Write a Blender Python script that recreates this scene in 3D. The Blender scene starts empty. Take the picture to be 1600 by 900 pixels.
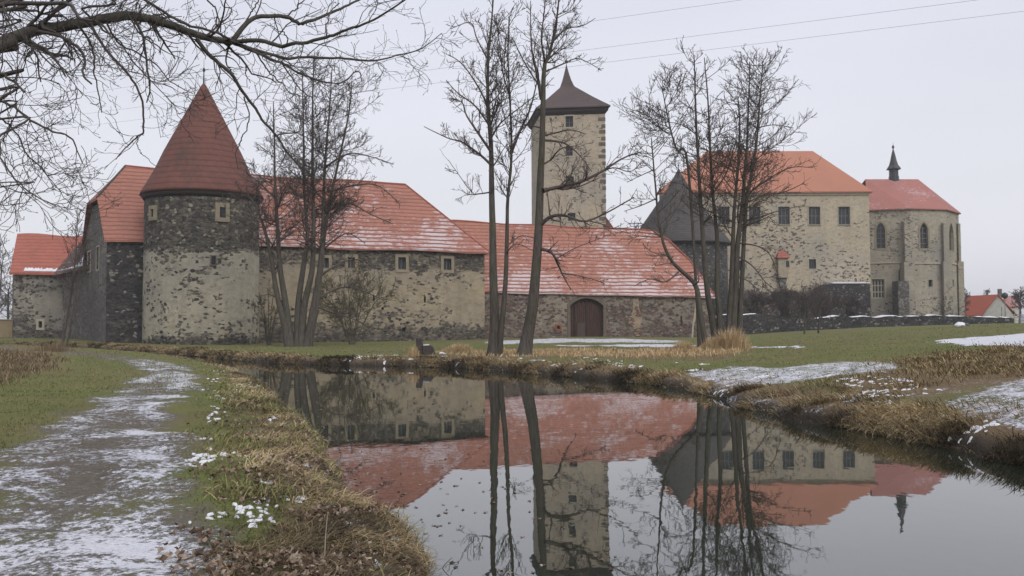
import bpy, math, random
import numpy as np
from mathutils import Vector, Matrix
random.seed(7); RNG = np.random.default_rng(11)
S = bpy.context.scene
C = S.collection
R = math.radians

# ------------------------------------------------------------------ camera
F = 1500.0; CAMH = 2.0; PITCH = math.atan(63/F); ROLL = 0.0048
f0 = np.array([0, math.cos(PITCH), math.sin(PITCH)])
u0 = np.array([0, -math.sin(PITCH), math.cos(PITCH)])
r0 = np.array([1.0, 0, 0])
cr = r0*math.cos(ROLL) - u0*math.sin(ROLL)
cu = u0*math.cos(ROLL) + r0*math.sin(ROLL)
cam_d = bpy.data.cameras.new('camera'); cam = bpy.data.objects.new('camera', cam_d); C.objects.link(cam)
cam_d.sensor_width = 36; cam_d.lens = 36*F/1600; cam_d.clip_start = 0.1; cam_d.clip_end = 6000
m = Matrix.Identity(4)
for i in range(3):
    m[i][0] = cr[i]; m[i][1] = cu[i]; m[i][2] = -f0[i]
m[2][3] = CAMH
cam.matrix_world = m
S.camera = cam
EYE = np.array([0, 0, CAMH])

# ------------------------------------------------------------------ world, sun, exposure
SUN_EL, SUN_AZ = 42, 150      # degrees; azimuth the light comes from, clockwise from +Y
w = bpy.data.worlds.new('World'); S.world = w; w.use_nodes = True
nt = w.node_tree; nt.nodes.clear()
wo = nt.nodes.new('ShaderNodeOutputWorld'); bg = nt.nodes.new('ShaderNodeBackground')
sky = nt.nodes.new('ShaderNodeTexSky'); sky.sky_type = 'NISHITA'; sky.sun_disc = False
sky.sun_elevation = R(SUN_EL); sky.sun_rotation = R(SUN_AZ); sky.dust_density = 4; sky.air_density = 1
tc = nt.nodes.new('ShaderNodeTexCoord'); sep = nt.nodes.new('ShaderNodeSeparateXYZ')
nt.links.new(tc.outputs['Generated'], sep.inputs[0])
rp = nt.nodes.new('ShaderNodeValToRGB')
rp.color_ramp.elements[0].position = 0.0; rp.color_ramp.elements[0].color = (8.35, 8.35, 8.75, 1)
rp.color_ramp.elements[1].position = 0.45; rp.color_ramp.elements[1].color = (6.95, 7.2, 8.3, 1)
nt.links.new(sep.outputs['Z'], rp.inputs[0])
nz = nt.nodes.new('ShaderNodeTexNoise'); nz.inputs['Scale'].default_value = 2.2; nz.inputs['Detail'].default_value = 3
mp = nt.nodes.new('ShaderNodeMapping'); mp.inputs['Scale'].default_value = (1, 1, 3)
nt.links.new(tc.outputs['Generated'], mp.inputs[0]); nt.links.new(mp.outputs[0], nz.inputs['Vector'])
mr = nt.nodes.new('ShaderNodeMapRange'); mr.inputs[1].default_value = .3; mr.inputs[2].default_value = .7
mr.inputs[3].default_value = .955; mr.inputs[4].default_value = 1.045
nt.links.new(nz.outputs['Fac'], mr.inputs[0])
vm = nt.nodes.new('ShaderNodeVectorMath'); vm.operation = 'SCALE'
nt.links.new(rp.outputs[0], vm.inputs[0]); nt.links.new(mr.outputs[0], vm.inputs['Scale'])
mx = nt.nodes.new('ShaderNodeMixRGB'); mx.inputs[0].default_value = .94      # cloud cover over the clear sky
nt.links.new(sky.outputs[0], mx.inputs[1]); nt.links.new(vm.outputs[0], mx.inputs[2])
nt.links.new(mx.outputs[0], bg.inputs[0]); bg.inputs[1].default_value = 0.1
nt.links.new(bg.outputs[0], wo.inputs[0])

sd = bpy.data.lights.new('sun', 'SUN'); sd.energy = 1.5; sd.angle = R(40); sd.color = (1, .97, .93)
so = bpy.data.objects.new('sun', sd); C.objects.link(so)
az, el = R(SUN_AZ), R(SUN_EL)
dv = Vector((math.sin(az)*math.cos(el), math.cos(az)*math.cos(el), math.sin(el)))
so.rotation_euler = dv.to_track_quat('Z', 'Y').to_euler()
S.view_settings.view_transform = 'Standard'; S.view_settings.look = 'None'
S.view_settings.exposure = 0.13; S.view_settings.gamma = 1.0; S.view_settings.use_curve_mapping = False
S.render.engine = 'CYCLES'
S.cycles.max_bounces = 5; S.cycles.diffuse_bounces = 2; S.cycles.glossy_bounces = 3
S.cycles.transparent_max_bounces = 4; S.cycles.volume_bounces = 0

# ------------------------------------------------------------------ helpers
def ray(px, py): return f0 + cr*((px-800)/F) + cu*((450-py)/F)
def at(px, py, Y):
    d = ray(px, py); return EYE + d*(Y/d[1])
def at_plane(px, py, A, B):
    """ray against the vertical plane through A and B (xy): returns (u along AB, z)"""
    A = np.array(A[:2], float); B = np.array(B[:2], float); t = B-A; L = np.hypot(*t); t = t/L; n = np.array([-t[1], t[0]])
    d = ray(px, py); k = (A@n)/(d[:2]@n)
    p = EYE + d*k
    return (p[:2]-A)@t, p[2]

def link(o, parent=None):
    C.objects.link(o)
    if parent is not None: o.parent = parent
    return o
def tag(o, label=None, cat=None, group=None, kind=None):
    for k, v in (('label', label), ('category', cat), ('group', group), ('kind', kind)):
        if v: o[k] = v
    return o
def thing(name, label, cat, loc=(0, 0, 0), group=None):
    o = bpy.data.objects.new(name, None); o.location = [float(v) for v in loc]; o.empty_display_size = .5
    link(o); return tag(o, label, cat, group)
def org(parent):
    return np.array(parent.location) if parent is not None else np.zeros(3)
def mesh(name, verts, faces, mat, parent=None, smooth=False, origin=None):
    """verts in world coordinates; stored relative to the parent's location (or to origin)"""
    v = np.asarray(verts, float).reshape(-1, 3)
    o_ = org(parent)
    p = parent
    while p is not None and p.parent is not None:
        p = p.parent; o_ = o_ + np.array(p.location)
    loc = np.zeros(3)
    if origin is not None: loc = np.array(origin, float)-o_; o_ = np.array(origin, float)
    me = bpy.data.meshes.new(name); me.from_pydata([tuple(a) for a in (v-o_)], [], [tuple(int(i) for i in f) for f in faces])
    me.materials.append(mat); me.update()
    if smooth: me.polygons.foreach_set('use_smooth', [True]*len(me.polygons))
    ob = bpy.data.objects.new(name, me); ob.location = loc
    return link(ob, parent)
def fast_mesh(name, V, loops, sizes, mat, parent=None, smooth=True, attrs=None, origin=(0, 0, 0)):
    V = np.asarray(V, np.float32).reshape(-1, 3)-np.asarray(origin, np.float32)
    loops = np.asarray(loops, np.int32).ravel(); sizes = np.asarray(sizes, np.int32)
    me = bpy.data.meshes.new(name)
    me.vertices.add(len(V)); me.vertices.foreach_set('co', V.ravel())
    me.loops.add(len(loops)); me.loops.foreach_set('vertex_index', loops)
    me.polygons.add(len(sizes)); st = np.zeros(len(sizes), np.int32); st[1:] = np.cumsum(sizes)[:-1]
    me.polygons.foreach_set('loop_start', st); me.polygons.foreach_set('loop_total', sizes)
    me.polygons.foreach_set('use_smooth', np.full(len(sizes), smooth))
    if attrs:
        for k, a in attrs.items():
            at_ = me.attributes.new(k, 'FLOAT', 'POINT'); at_.data.foreach_set('value', np.asarray(a, np.float32))
    me.update(calc_edges=True); me.materials.append(mat)
    ob = bpy.data.objects.new(name, me)
    if parent is None: ob.location = [float(x) for x in origin]
    return link(ob, parent)

_perm = np.random.default_rng(3).random((256, 256))
def vnoise(x, y):
    xi = np.floor(x).astype(int); yi = np.floor(y).astype(int); fx = x-xi; fy = y-yi
    fx = fx*fx*(3-2*fx); fy = fy*fy*(3-2*fy)
    a = _perm[xi & 255, yi & 255]; b = _perm[(xi+1) & 255, yi & 255]; c = _perm[xi & 255, (yi+1) & 255]; d = _perm[(xi+1) & 255, (yi+1) & 255]
    return (a*(1-fx)+b*fx)*(1-fy)+(c*(1-fx)+d*fx)*fy
def fbm(x, y, o=4):
    s = 0; a = .5; t = 0
    for k in range(o):
        s = s+a*vnoise(x*2**k+17*k, y*2**k+31*k); t += a; a *= .5
    return s/t
def sstep(a, b, x):
    t = np.clip((x-a)/(b-a), 0, 1); return t*t*(3-2*t)

# ------------------------------------------------------------------ materials
class NB:
    def __init__(s, name, rough=.85, spec=.25):
        s.m = bpy.data.materials.new(name); s.m.use_nodes = True; s.t = s.m.node_tree; s.n = s.t.nodes
        s.b = s.n['Principled BSDF']; s.b.inputs['Roughness'].default_value = rough
        s.b.inputs['Specular IOR Level'].default_value = spec
        s.tc = s.n.new('ShaderNodeTexCoord')
    def L(s, a, b): s.t.links.new(a, b)
    def val(s, v): return v
    def setin(s, sock, v):
        if isinstance(v, bpy.types.NodeSocket): s.L(v, sock)
        elif isinstance(v, tuple) and len(v) == 3 and sock.type == 'RGBA': sock.default_value = (*v, 1)
        else: sock.default_value = v
    def math(s, op, a, b=0.0, c=0.0, clamp=False):
        n = s.n.new('ShaderNodeMath'); n.operation = op; n.use_clamp = clamp
        s.setin(n.inputs[0], a); s.setin(n.inputs[1], b); s.setin(n.inputs[2], c); return n.outputs[0]
    def mapp(s, scale=(1, 1, 1), src='Object', loc=(0, 0, 0), rot=(0, 0, 0)):
        n = s.n.new('ShaderNodeMapping'); n.inputs['Scale'].default_value = scale; n.inputs['Location'].default_value = loc
        n.inputs['Rotation'].default_value = rot
        s.L(s.tc.outputs[src], n.inputs[0]); return n.outputs[0]
    def noise(s, vec, scale, detail=4, rough=.55, out='Fac'):
        n = s.n.new('ShaderNodeTexNoise'); n.inputs['Scale'].default_value = scale; n.inputs['Detail'].default_value = detail
        n.inputs['Roughness'].default_value = rough; s.L(vec, n.inputs['Vector']); return n.outputs[out]
    def voro(s, vec, scale, feature='F1', rnd=1.0):
        n = s.n.new('ShaderNodeTexVoronoi'); n.feature = feature; n.inputs['Scale'].default_value = scale
        n.inputs['Randomness'].default_value = rnd; s.L(vec, n.inputs['Vector']); return n
    def ramp(s, fac, stops):
        n = s.n.new('ShaderNodeValToRGB'); e = n.color_ramp.elements
        while len(e) > 1: e.remove(e[-1])
        for i, (p, c) in enumerate(stops):
            if not isinstance(c, tuple): c = (c, c, c)
            if i == 0: e[0].position = p; el_ = e[0]
            else: el_ = e.new(p)
            el_.color = (*c, 1)
        s.setin(n.inputs[0], fac); return n.outputs[0]
    def mix(s, fac, a, b, mode='MIX'):
        n = s.n.new('ShaderNodeMixRGB'); n.blend_type = mode
        s.setin(n.inputs[0], fac); s.setin(n.inputs[1], a); s.setin(n.inputs[2], b); return n.outputs[0]
    def mr(s, v, a, b, c=0., d=1., smooth=False):
        n = s.n.new('ShaderNodeMapRange'); n.clamp = True
        if smooth: n.interpolation_type = 'SMOOTHSTEP'
        s.setin(n.inputs[0], v)
        for i, x in enumerate((a, b, c, d)): s.setin(n.inputs[i+1], x)
        return n.outputs[0]
    def xyz(s, src='Object'):
        n = s.n.new('ShaderNodeSeparateXYZ'); s.L(s.tc.outputs[src], n.inputs[0]); return n.outputs
    def attr(s, name):
        n = s.n.new('ShaderNodeAttribute'); n.attribute_name = name; return n.outputs['Fac']
    def bump(s, h, strength, dist):
        n = s.n.new('ShaderNodeBump'); n.inputs['Strength'].default_value = strength; n.inputs['Distance'].default_value = dist
        s.L(h, n.inputs['Height']); s.L(n.outputs[0], s.b.inputs['Normal'])
    def done(s, col): s.setin(s.b.inputs['Base Color'], col); return s.m

def wall_mat(name, H, bands, plA, plB, stA, stB, amp=.9, scale=2.5, seed=0, stain=.5, lg=.09, mort=None):
    """plaster over rubble masonry; bands = [(z, probability that the stones show)]"""
    b = NB(name, .92, .15); plA, plB = _g(plA), _g(plB)
    z = b.xyz()['Z']
    P = b.ramp(b.math('DIVIDE', z, H), [(zz/H, p) for zz, p in bands])
    n1 = b.noise(b.mapp((1, 1, 1.3), loc=(seed*7.3, seed*3.1, 0)), lg, 5, .6)
    n2 = b.noise(b.mapp((1, 1, 1.6), loc=(seed*2.3, seed*9.1, 4)), lg*5.5, 4, .6)
    n = b.math('ADD', b.math('MULTIPLY', b.math('SUBTRACT', n1, .52), amp*3.6), b.math('MULTIPLY', b.math('SUBTRACT', n2, .5), amp*2.4))
    P = b.math('ADD', P, n)
    warp = b.mix(.28, b.mapp((1, 1, 1.6), loc=(seed, 0, 0)), b.noise(b.mapp(), 1.1, 3, .6, 'Color'), 'ADD')
    v = b.voro(warp, scale); sp = b.n.new('ShaderNodeSeparateColor'); b.L(v.outputs['Color'], sp.inputs[0])
    on = b.mr(b.math('SUBTRACT', P, sp.outputs[0]), -.04, .06)
    ed = b.voro(warp, scale, 'DISTANCE_TO_EDGE').outputs['Distance']
    shape = b.mr(ed, .03, .10)
    fac = b.math('MULTIPLY', on, shape)
    # plaster
    pn = b.noise(b.mapp((1, 1, .6), loc=(seed, 5, 2)), .35, 6, .65)
    pl = b.mix(b.mr(pn, .35, .68), plA, plB)
    streak = b.noise(b.mapp((1.5, 1.5, .12), loc=(seed, 1, 0)), .9, 4, .6)
    pl = b.mix(b.math('MULTIPLY', b.mr(streak, .48, .72), stain), pl, tuple(c*.62 for c in plA))
    pl = b.mix(b.mr(b.noise(b.mapp((1, 1, 1.2), loc=(seed*5, 2, 7)), .13, 5, .65), .46, .66, 0, .55), pl, tuple((sum(plA)/3)*k*.62 for k in (1.02, 1.0, .95)))
    pl = b.mix(b.mr(b.noise(b.mapp((1, 1, 1), loc=(3, seed*5, 7)), .3, 5, .7), .55, .7, 0, .5), pl, tuple(min(1, c*k) for c, k in zip(plA, (1.12, 1.0, .8))))
    pl = b.mix(b.mr(b.noise(b.mapp((1, 1, 1.9), loc=(seed, 9, 1)), 1.1, 6, .75), .47, .62, 0, .62), pl, tuple(c*.50 for c in plA))
    fine = b.noise(b.mapp(), 3.2, 4, .7)
    pl = b.mix(b.mr(fine, .3, .75, 0, .4), pl, tuple(c*.7 for c in plB))
    # where masonry is bare the joints are darker mortar
    mo = mort or tuple(c*.5 for c in plA)
    pl = b.mix(b.mr(P, .35, .95, 0, .85), pl, mo)
    st = b.mix(b.math('MULTIPLY', sp.outputs[1], 1.0), stA, stB)
    light = b.mr(sp.outputs[2], .84, .95)
    st = b.mix(b.math('MULTIPLY', light, .75), st, plB)
    st = b.mix(.35, st, b.noise(b.mapp(), 5, 3, .6, 'Fac'), 'OVERLAY')
    b.bump(b.math('ADD', b.math('MULTIPLY', fac, 1.0), b.math('MULTIPLY', fine, .5)), .9, .12)
    return b.done(b.mix(fac, pl, st))

def roof_mat(name, cA, cB, row=.34, snow=.5, snow_z=(0, 1), rowdark=.55, seed=0, moss=.25, cols=.5, xfade=None):
    b = NB(name, .8, .2)
    z = b.xyz()['Z']
    wob = b.noise(b.mapp((1, 1, .3), loc=(seed, 0, 0)), .5, 2, .5)
    zz = b.math('ADD', z, b.math('MULTIPLY', wob, .3))
    fr = b.math('FRACT', b.math('DIVIDE', zz, row))
    v = b.voro(b.mapp((1, 1, 1/row*.55), loc=(seed, 3, 0)), 3.0)
    sp = b.n.new('ShaderNodeSeparateColor'); b.L(v.outputs['Color'], sp.inputs[0])
    big = b.noise(b.mapp(loc=(seed, 1, 3)), .12, 5, .6)
    col = b.mix(b.math('ADD', b.math('MULTIPLY', sp.outputs[0], cols), b.mr(big, .35, .65, 0, 1-cols)), cA, cB)
    col = b.mix(b.math('MULTIPLY', b.mr(b.noise(b.mapp((1, 1, .5), loc=(seed, 8, 3)), .5, 6, .7), .5, .75), moss), col, (.07, .055, .045))
    line = b.mr(fr, 0.0, .38, rowdark, 0)
    col = b.mix(line, col, tuple(c*.35 for c in cA))
    # snow lying on the rows
    if snow > 0:
        zf = b.mr(z, snow_z[0], snow_z[1], .22, -.12)
        sn = b.noise(b.mapp((1, 1, 1.4), loc=(seed*3, 1, 0)), .11, 4, .6)
        s2 = b.noise(b.mapp((1.3, 1.3, 1/row), loc=(seed, 2, 0)), 1.0, 5, .75)
        f = b.math('ADD', b.math('ADD', b.math('MULTIPLY', b.math('SUBTRACT', sn, .5), 2.6), zf), b.math('MULTIPLY', b.math('SUBTRACT', s2, .5), 2.6))
        f = b.math('ADD', f, snow-.62)
        if xfade: f = b.math('ADD', f, b.mr(b.xyz()['X'], xfade[0], xfade[1], -1.1, 0))
        rowm = b.mr(fr, .30, .48)
        col = b.mix(b.math('MULTIPLY', b.mr(f, .0, .45), b.math('MULTIPLY', rowm, .62)), col, (.66, .64, .67))
    b.bump(fr, .8, .06)
    return b.done(col)

def flat_mat(name, c, c2=None, scale=3., rough=.8, spec=.2, stretch=(1, 1, 1), bump=.0):
    b = NB(name, rough, spec)
    n = b.noise(b.mapp(stretch), scale, 5, .6)
    if bump: b.bump(n, bump, .05)
    return b.done(b.mix(b.mr(n, .3, .7), c, c2 or tuple(x*.6 for x in c)))

PL_A, PL_B = (.42, .36, .25), (.30, .26, .185)
ST_A, ST_B = (.038, .036, .035), (.145, .128, .105)
M = {}
def _g(c, k=.10): m_ = sum(c)/3*.97; return tuple(x*(1-k)+m_*k for x in c)
M['tower_round'] = wall_mat('rubble_and_plaster', 18, [(0, .85), (1.0, .7), (2.0, .14), (9.6, .2), (10.4, 1.15), (17, 1.3)], (.47, .42, .31), (.33, .30, .225), ST_A, ST_B, amp=.75, seed=1, mort=(.065, .06, .052))
M['hall'] = wall_mat('hall_plaster', 12, [(0, 1.1), (1.6, .95), (3.2, .40), (6, .12), (8.4, .3), (9.0, .9), (12, 1.0)], (.41, .335, .225), (.30, .25, .17), ST_A, ST_B, amp=.75, seed=2, mort=(.085, .075, .062))
M['masonry_dark'] = wall_mat('dark_rubble', 14, [(0, 1.1), (14, .95)], (.22, .20, .17), (.3, .28, .24), (.03, .029, .029), (.075, .07, .066), amp=.3, seed=3, mort=(.05, .047, .043))
M['masonry_grey'] = wall_mat('grey_rubble', 16, [(0, .8), (16, .75)], (.30, .27, .23), (.24, .22, .19), (.07, .066, .063), (.15, .135, .12), amp=.5, seed=4, mort=(.16, .15, .13))
M['masonry_red'] = wall_mat('reddish_rubble', 8, [(0, 1.0), (1.5, .8), (8, .72)], (.28, .235, .18), (.32, .27, .2), (.06, .052, .05), (.20, .125, .095), amp=.6, seed=5, mort=(.15, .125, .105))
M['low_wing'] = wall_mat('low_wing_plaster', 10, [(0, 1.0), (2.5, .8), (4.5, .4), (8, .45)], (.36, .32, .25), (.26, .235, .19), ST_A, ST_B, amp=.8, seed=6, mort=(.13, .12, .1))
M['tower'] = wall_mat('tower_plaster', 42, [(0, .1), (42, .06)], (.54, .45, .33), (.44, .365, .27), (.10, .09, .08), (.18, .16, .13), amp=.35, seed=7, stain=.35)
M['palace'] = wall_mat('palace_plaster', 30, [(0, 1.6), (8.2, 1.5), (9.3, .35), (11, .2), (17, .15), (21, .05), (23, -.1), (30, -.2)], (.56, .47, .335), (.45, .38, .275), (.08, .072, .065), (.17, .15, .13), amp=.6, seed=8, stain=.35, scale=2.1, mort=(.10, .095, .085))
M['chapel'] = wall_mat('chapel_plaster', 27, [(0, .6), (7, .25), (12, .12), (14, -.1), (27, -.1)], (.44, .39, .295), (.35, .31, .24), (.09, .083, .075), (.16, .145, .12), amp=.6, seed=9, stain=.5)
RA, RB = (.40, .175, .125), (.29, .13, .095)
M['roof_hall'] = roof_mat('orange_tiles', RA, RB, .50, .78, (9, 18), seed=1, rowdark=.9, xfade=(-16, -9))
M['roof_gate'] = roof_mat('orange_tiles_snowy', (.42, .185, .13), (.31, .14, .10), .46, .74, (4, 13), seed=5, rowdark=.9)
M['roof_low'] = roof_mat('red_tiles', (.42, .145, .10), (.30, .105, .08), .46, .12, (8, 11), seed=3, rowdark=.6)
M['roof_cone'] = roof_mat('old_brown_tiles', (.20, .082, .060), (.13, .06, .05), .62, 0, seed=4, moss=.75, rowdark=.6)
M['roof_tower'] = roof_mat('dark_old_tiles', (.13, .088, .08), (.085, .07, .068), .5, 0, seed=6, moss=.5)
M['roof_palace'] = roof_mat('new_orange_tiles', (.48, .215, .14), (.42, .185, .12), .3, 0, seed=7, moss=.08, rowdark=.2, cols=.3)
M['roof_chapel'] = roof_mat('chapel_tiles', (.40, .17, .14), (.34, .15, .125), .3, .58, (19, 27), seed=9, moss=.1, rowdark=.15, cols=.3)
M['shingle'] = roof_mat('grey_shingles', (.105, .095, .088), (.06, .055, .052), .45, 0, seed=8, moss=.5, rowdark=.8, cols=.8)
M['wood_dark'] = flat_mat('dark_timber', (.045, .035, .03), (.025, .02, .018), 4)
M['gate_wood'] = flat_mat('brown_gate_boards', (.085, .048, .034), (.045, .028, .022), 5, stretch=(2.4, 2.4, .12), bump=.6)
M['glass'] = flat_mat('dark_glass', (.03, .033, .038), (.015, .016, .018), 1, rough=.25, spec=.5)
M['frame'] = flat_mat('grey_frame', (.16, .155, .15), None, 3)
M['trim'] = flat_mat('ochre_stone_trim', (.29, .245, .17), (.21, .18, .13), 2.5, bump=.4)
M['trim_pale'] = flat_mat('pale_stone_trim', (.42, .38, .29), (.32, .285, .22), 2.5, bump=.3)
M['quoin'] = flat_mat('brown_quoin_stone', (.17, .14, .115), (.11, .09, .08), 2)
M['snow'] = flat_mat('lying_snow', (.80, .80, .83), (.6, .6, .63), 3, rough=.6, bump=.3)
M['lead'] = flat_mat('dark_sheet_roof', (.055, .06, .065), (.03, .033, .036), 2, rough=.5, spec=.4)
M['white_wall'] = flat_mat('whitewash', (.62, .60, .54), (.5, .48, .43), 1.2)
M['ochre_wall'] = flat_mat('ochre_render', (.33, .25, .15), (.26, .2, .12), 1.2)
M['roof_house'] = roof_mat('house_tiles', (.52, .13, .07), (.42, .11, .06), .35, 0, seed=2, moss=.1, rowdark=.3)
M['roof_pink'] = roof_mat('pale_red_tiles', (.42, .20, .17), (.34, .16, .14), .35, .4, (0, 8), seed=12, moss=.1)
M['metal'] = flat_mat('grey_metal', (.25, .25, .25), None, 2, rough=.5)
M['wire'] = flat_mat('cable_metal', (.11, .11, .12), None, 2, rough=.5)

def bark_mat(name, a, b_, green=.0):
    b = NB(name, .9, .1)
    n = b.noise(b.mapp((5, 5, .8)), 2.0, 6, .65)
    c = b.mix(b.mr(n, .3, .7), a, b_)
    if green: c = b.mix(b.math('MULTIPLY', b.mr(b.noise(b.mapp(), 1.2, 3), .45, .65), green), c, (.075, .085, .04))
    b.bump(n, .7, .04)
    return b.done(c)
M['bark'] = bark_mat('grey_bark', (.050, .042, .036), (.125, .108, .092), .4)
M['bark_near'] = bark_mat('dark_bark', (.05, .045, .04), (.12, .11, .095), .2)
M['twig'] = flat_mat('brown_twigs', (.075, .06, .052), (.12, .095, .082), .6)
M['twig_near'] = flat_mat('dark_twigs', (.065, .055, .05), (.10, .088, .078), .6)
M['twig_olive'] = flat_mat('olive_twigs', (.10, .095, .05), (.15, .13, .08), .6)
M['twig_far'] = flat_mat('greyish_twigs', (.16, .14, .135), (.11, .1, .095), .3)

def shade_mat(name, stops, rough=.85, trans=0):
    b = NB(name, rough, .15)
    return b.done(b.ramp(b.attr('shade'), stops))
M['straw'] = shade_mat('dead_straw', [(0, (.06, .046, .028)), (.35, (.155, .115, .062)), (.7, (.33, .25, .13)), (1, (.55, .43, .25))])
M['grass'] = shade_mat('green_blades', [(0, (.09, .115, .035)), (.5, (.155, .185, .055)), (.8, (.25, .225, .095)), (1, (.38, .31, .17))])
M['leaf'] = shade_mat('fallen_leaf', [(0, (.07, .046, .032)), (.45, (.17, .118, .08)), (.85, (.29, .215, .16)), (1, (.42, .34, .27))])
M['reed'] = shade_mat('pale_dry_grass', [(0, (.22, .14, .07)), (.5, (.42, .29, .15)), (1, (.60, .46, .28))])
M['brush'] = shade_mat('brown_weeds', [(0, (.07, .052, .034)), (.5, (.17, .125, .075)), (1, (.32, .24, .15))])

# ground: grass, dead grass, leaf litter, snow by vertex attributes
def ground_mat(name):
    b = NB(name, .95, .1)
    sn, dead, mud, wet = b.attr('snow'), b.attr('dead'), b.attr('mud'), b.attr('wet')
    co = b.mapp()
    n_b = b.noise(co, .22, 5, .6); n_m = b.noise(co, 1.3, 5, .65); n_f = b.noise(co, 9, 5, .7); n_ff = b.noise(co, 34, 3, .7)
    g = b.mix(b.mr(n_m, .3, .7), (.14, .175, .05), (.21, .21, .075))
    g = b.mix(b.mr(n_b, .42, .60, 0, .8), g, (.23, .19, .09))
    g = b.mix(b.mr(b.noise(b.mapp(loc=(5, 5, 0)), .55, 6, .7), .5, .66, 0, .7), g, (.15, .125, .062))
    g = b.mix(b.mr(n_f, .35, .7, 0, .55), g, (.09, .09, .038))
    d = b.mix(b.mr(n_f, .3, .7), (.14, .095, .058), (.33, .235, .13))
    d = b.mix(b.mr(n_ff, .35, .7, 0, .5), d, (.085, .062, .045))
    df = b.math('ADD', dead, b.math('MULTIPLY', b.math('SUBTRACT', n_m, .5), 1.4))
    c = b.mix(b.mr(df, .3, .7), g, d)
    mc = b.mix(b.mr(n_f, .3, .7), (.10, .085, .07), (.22, .19, .16))
    c = b.mix(b.math('MULTIPLY', b.mr(b.math('ADD', mud, b.math('MULTIPLY', b.math('SUBTRACT', n_m, .5), .9)), .35, .7), .9), c, mc)
    c = b.mix(b.mr(n_ff, .3, .7, 0, .35), c, (.03, .028, .018))
    c = b.mix(b.mr(b.math('ADD', wet, b.math('MULTIPLY', b.math('SUBTRACT', n_f, .5), .8)), .25, .75, 0, .9), c, (.030, .024, .017))
    s1 = b.noise(co, 2.3, 5, .62); s2 = b.noise(b.mapp((1, .75, 1)), 14, 5, .72); s3 = b.noise(co, 34, 3, .7)
    sv = b.math('ADD', b.math('MULTIPLY', b.math('SUBTRACT', s1, .5), 1.5), b.math('MULTIPLY', b.math('SUBTRACT', s2, .5), 2.6))
    sv = b.math('ADD', sv, b.math('MULTIPLY', b.math('SUBTRACT', s3, .5), 1.0))
    sv = b.math('ADD', sv, b.math('MULTIPLY', b.math('SUBTRACT', sn, .56), 2.1))
    sf = b.mr(sv, .0, .34)
    sc = b.mix(b.mr(s3, .3, .7), (.55, .55, .59), (.78, .78, .82))
    c = b.mix(b.math('MULTIPLY', sf, b.math('MULTIPLY', b.mr(sn, .02, .1), .93)), c, sc)
    h = b.math('ADD', b.math('ADD', b.math('MULTIPLY', n_f, .6), b.math('MULTIPLY', n_ff, .35)), b.math('MULTIPLY', sf, .3))
    b.bump(h, .9, .06)
    return b.done(c)
M['ground'] = ground_mat('meadow_ground')

# ------------------------------------------------------------------ terrain
def px2w(px, d): return (px-800)/F*d
left_bank = [(6, -60), (3, -30), (1.5, -8), (.6, 0), (0, 4), (-.5, 7.4), (-1.25, 9.8), (-2.2, 12.1), (-3.5, 17), (-5.6, 23.6), (-9.6, 36), (-14.2, 47), (-22, 62), (-32, 77), (-50, 90), (-100, 100), (-300, 120)]
right_bank = [(20, -60), (15, -30), (12, -8), (9.8, 5), (7.5, 12.7), (7.0, 16.5), (6.2, 19.8), (5.7, 24.6), (5.3, 32), (2.7, 38), (-.6, 45), (-5.4, 51), (-12, 54.5), (-17, 61), (-25, 74), (-38, 90), (-50, 99), (-100, 110), (-300, 130)]
def smooth_line(P, k=4):
    P = np.array(P, float); out = []
    for i in range(len(P)-1):
        p0 = P[max(i-1, 0)]; p1 = P[i]; p2 = P[i+1]; p3 = P[min(i+2, len(P)-1)]
        for j in range(k):
            t = j/k
            out.append(.5*((2*p1)+(-p0+p2)*t+(2*p0-5*p1+4*p2-p3)*t*t+(-p0+3*p1-3*p2+p3)*t**3))
    out.append(P[-1]); return np.array(out)
LB = smooth_line(left_bank); RBK = smooth_line(right_bank)
RIV = np.vstack([LB, RBK[::-1]])
def seg_dist(x, y, poly, closed=True):
    x = np.asarray(x, float).ravel(); y = np.asarray(y, float).ravel(); best = np.full(x.shape, 1e9)
    n = len(poly)
    for i in range(n if closed else n-1):
        a = poly[i]; b = poly[(i+1) % n]; ab = b-a; L2 = ab@ab+1e-12
        t = np.clip(((x-a[0])*ab[0]+(y-a[1])*ab[1])/L2, 0, 1)
        dd = (x-a[0]-t*ab[0])**2+(y-a[1]-t*ab[1])**2
        best = np.minimum(best, dd)
    return np.sqrt(best)
def inside(x, y, poly):
    x = np.asarray(x, float).ravel(); y = np.asarray(y, float).ravel(); c = np.zeros(x.shape, bool)
    n = len(poly)
    for i in range(n):
        a = poly[i]; b = poly[(i+1) % n]
        if a[1] == b[1]: continue
        k = ((a[1] > y) != (b[1] > y)) & (x < (b[0]-a[0])*(y-a[1])/(b[1]-a[1])+a[0]); c ^= k
    return c
def sdist(x, y, poly): 
    d = seg_dist(x, y, poly); return np.where(inside(x, y, poly), -d, d)
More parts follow.
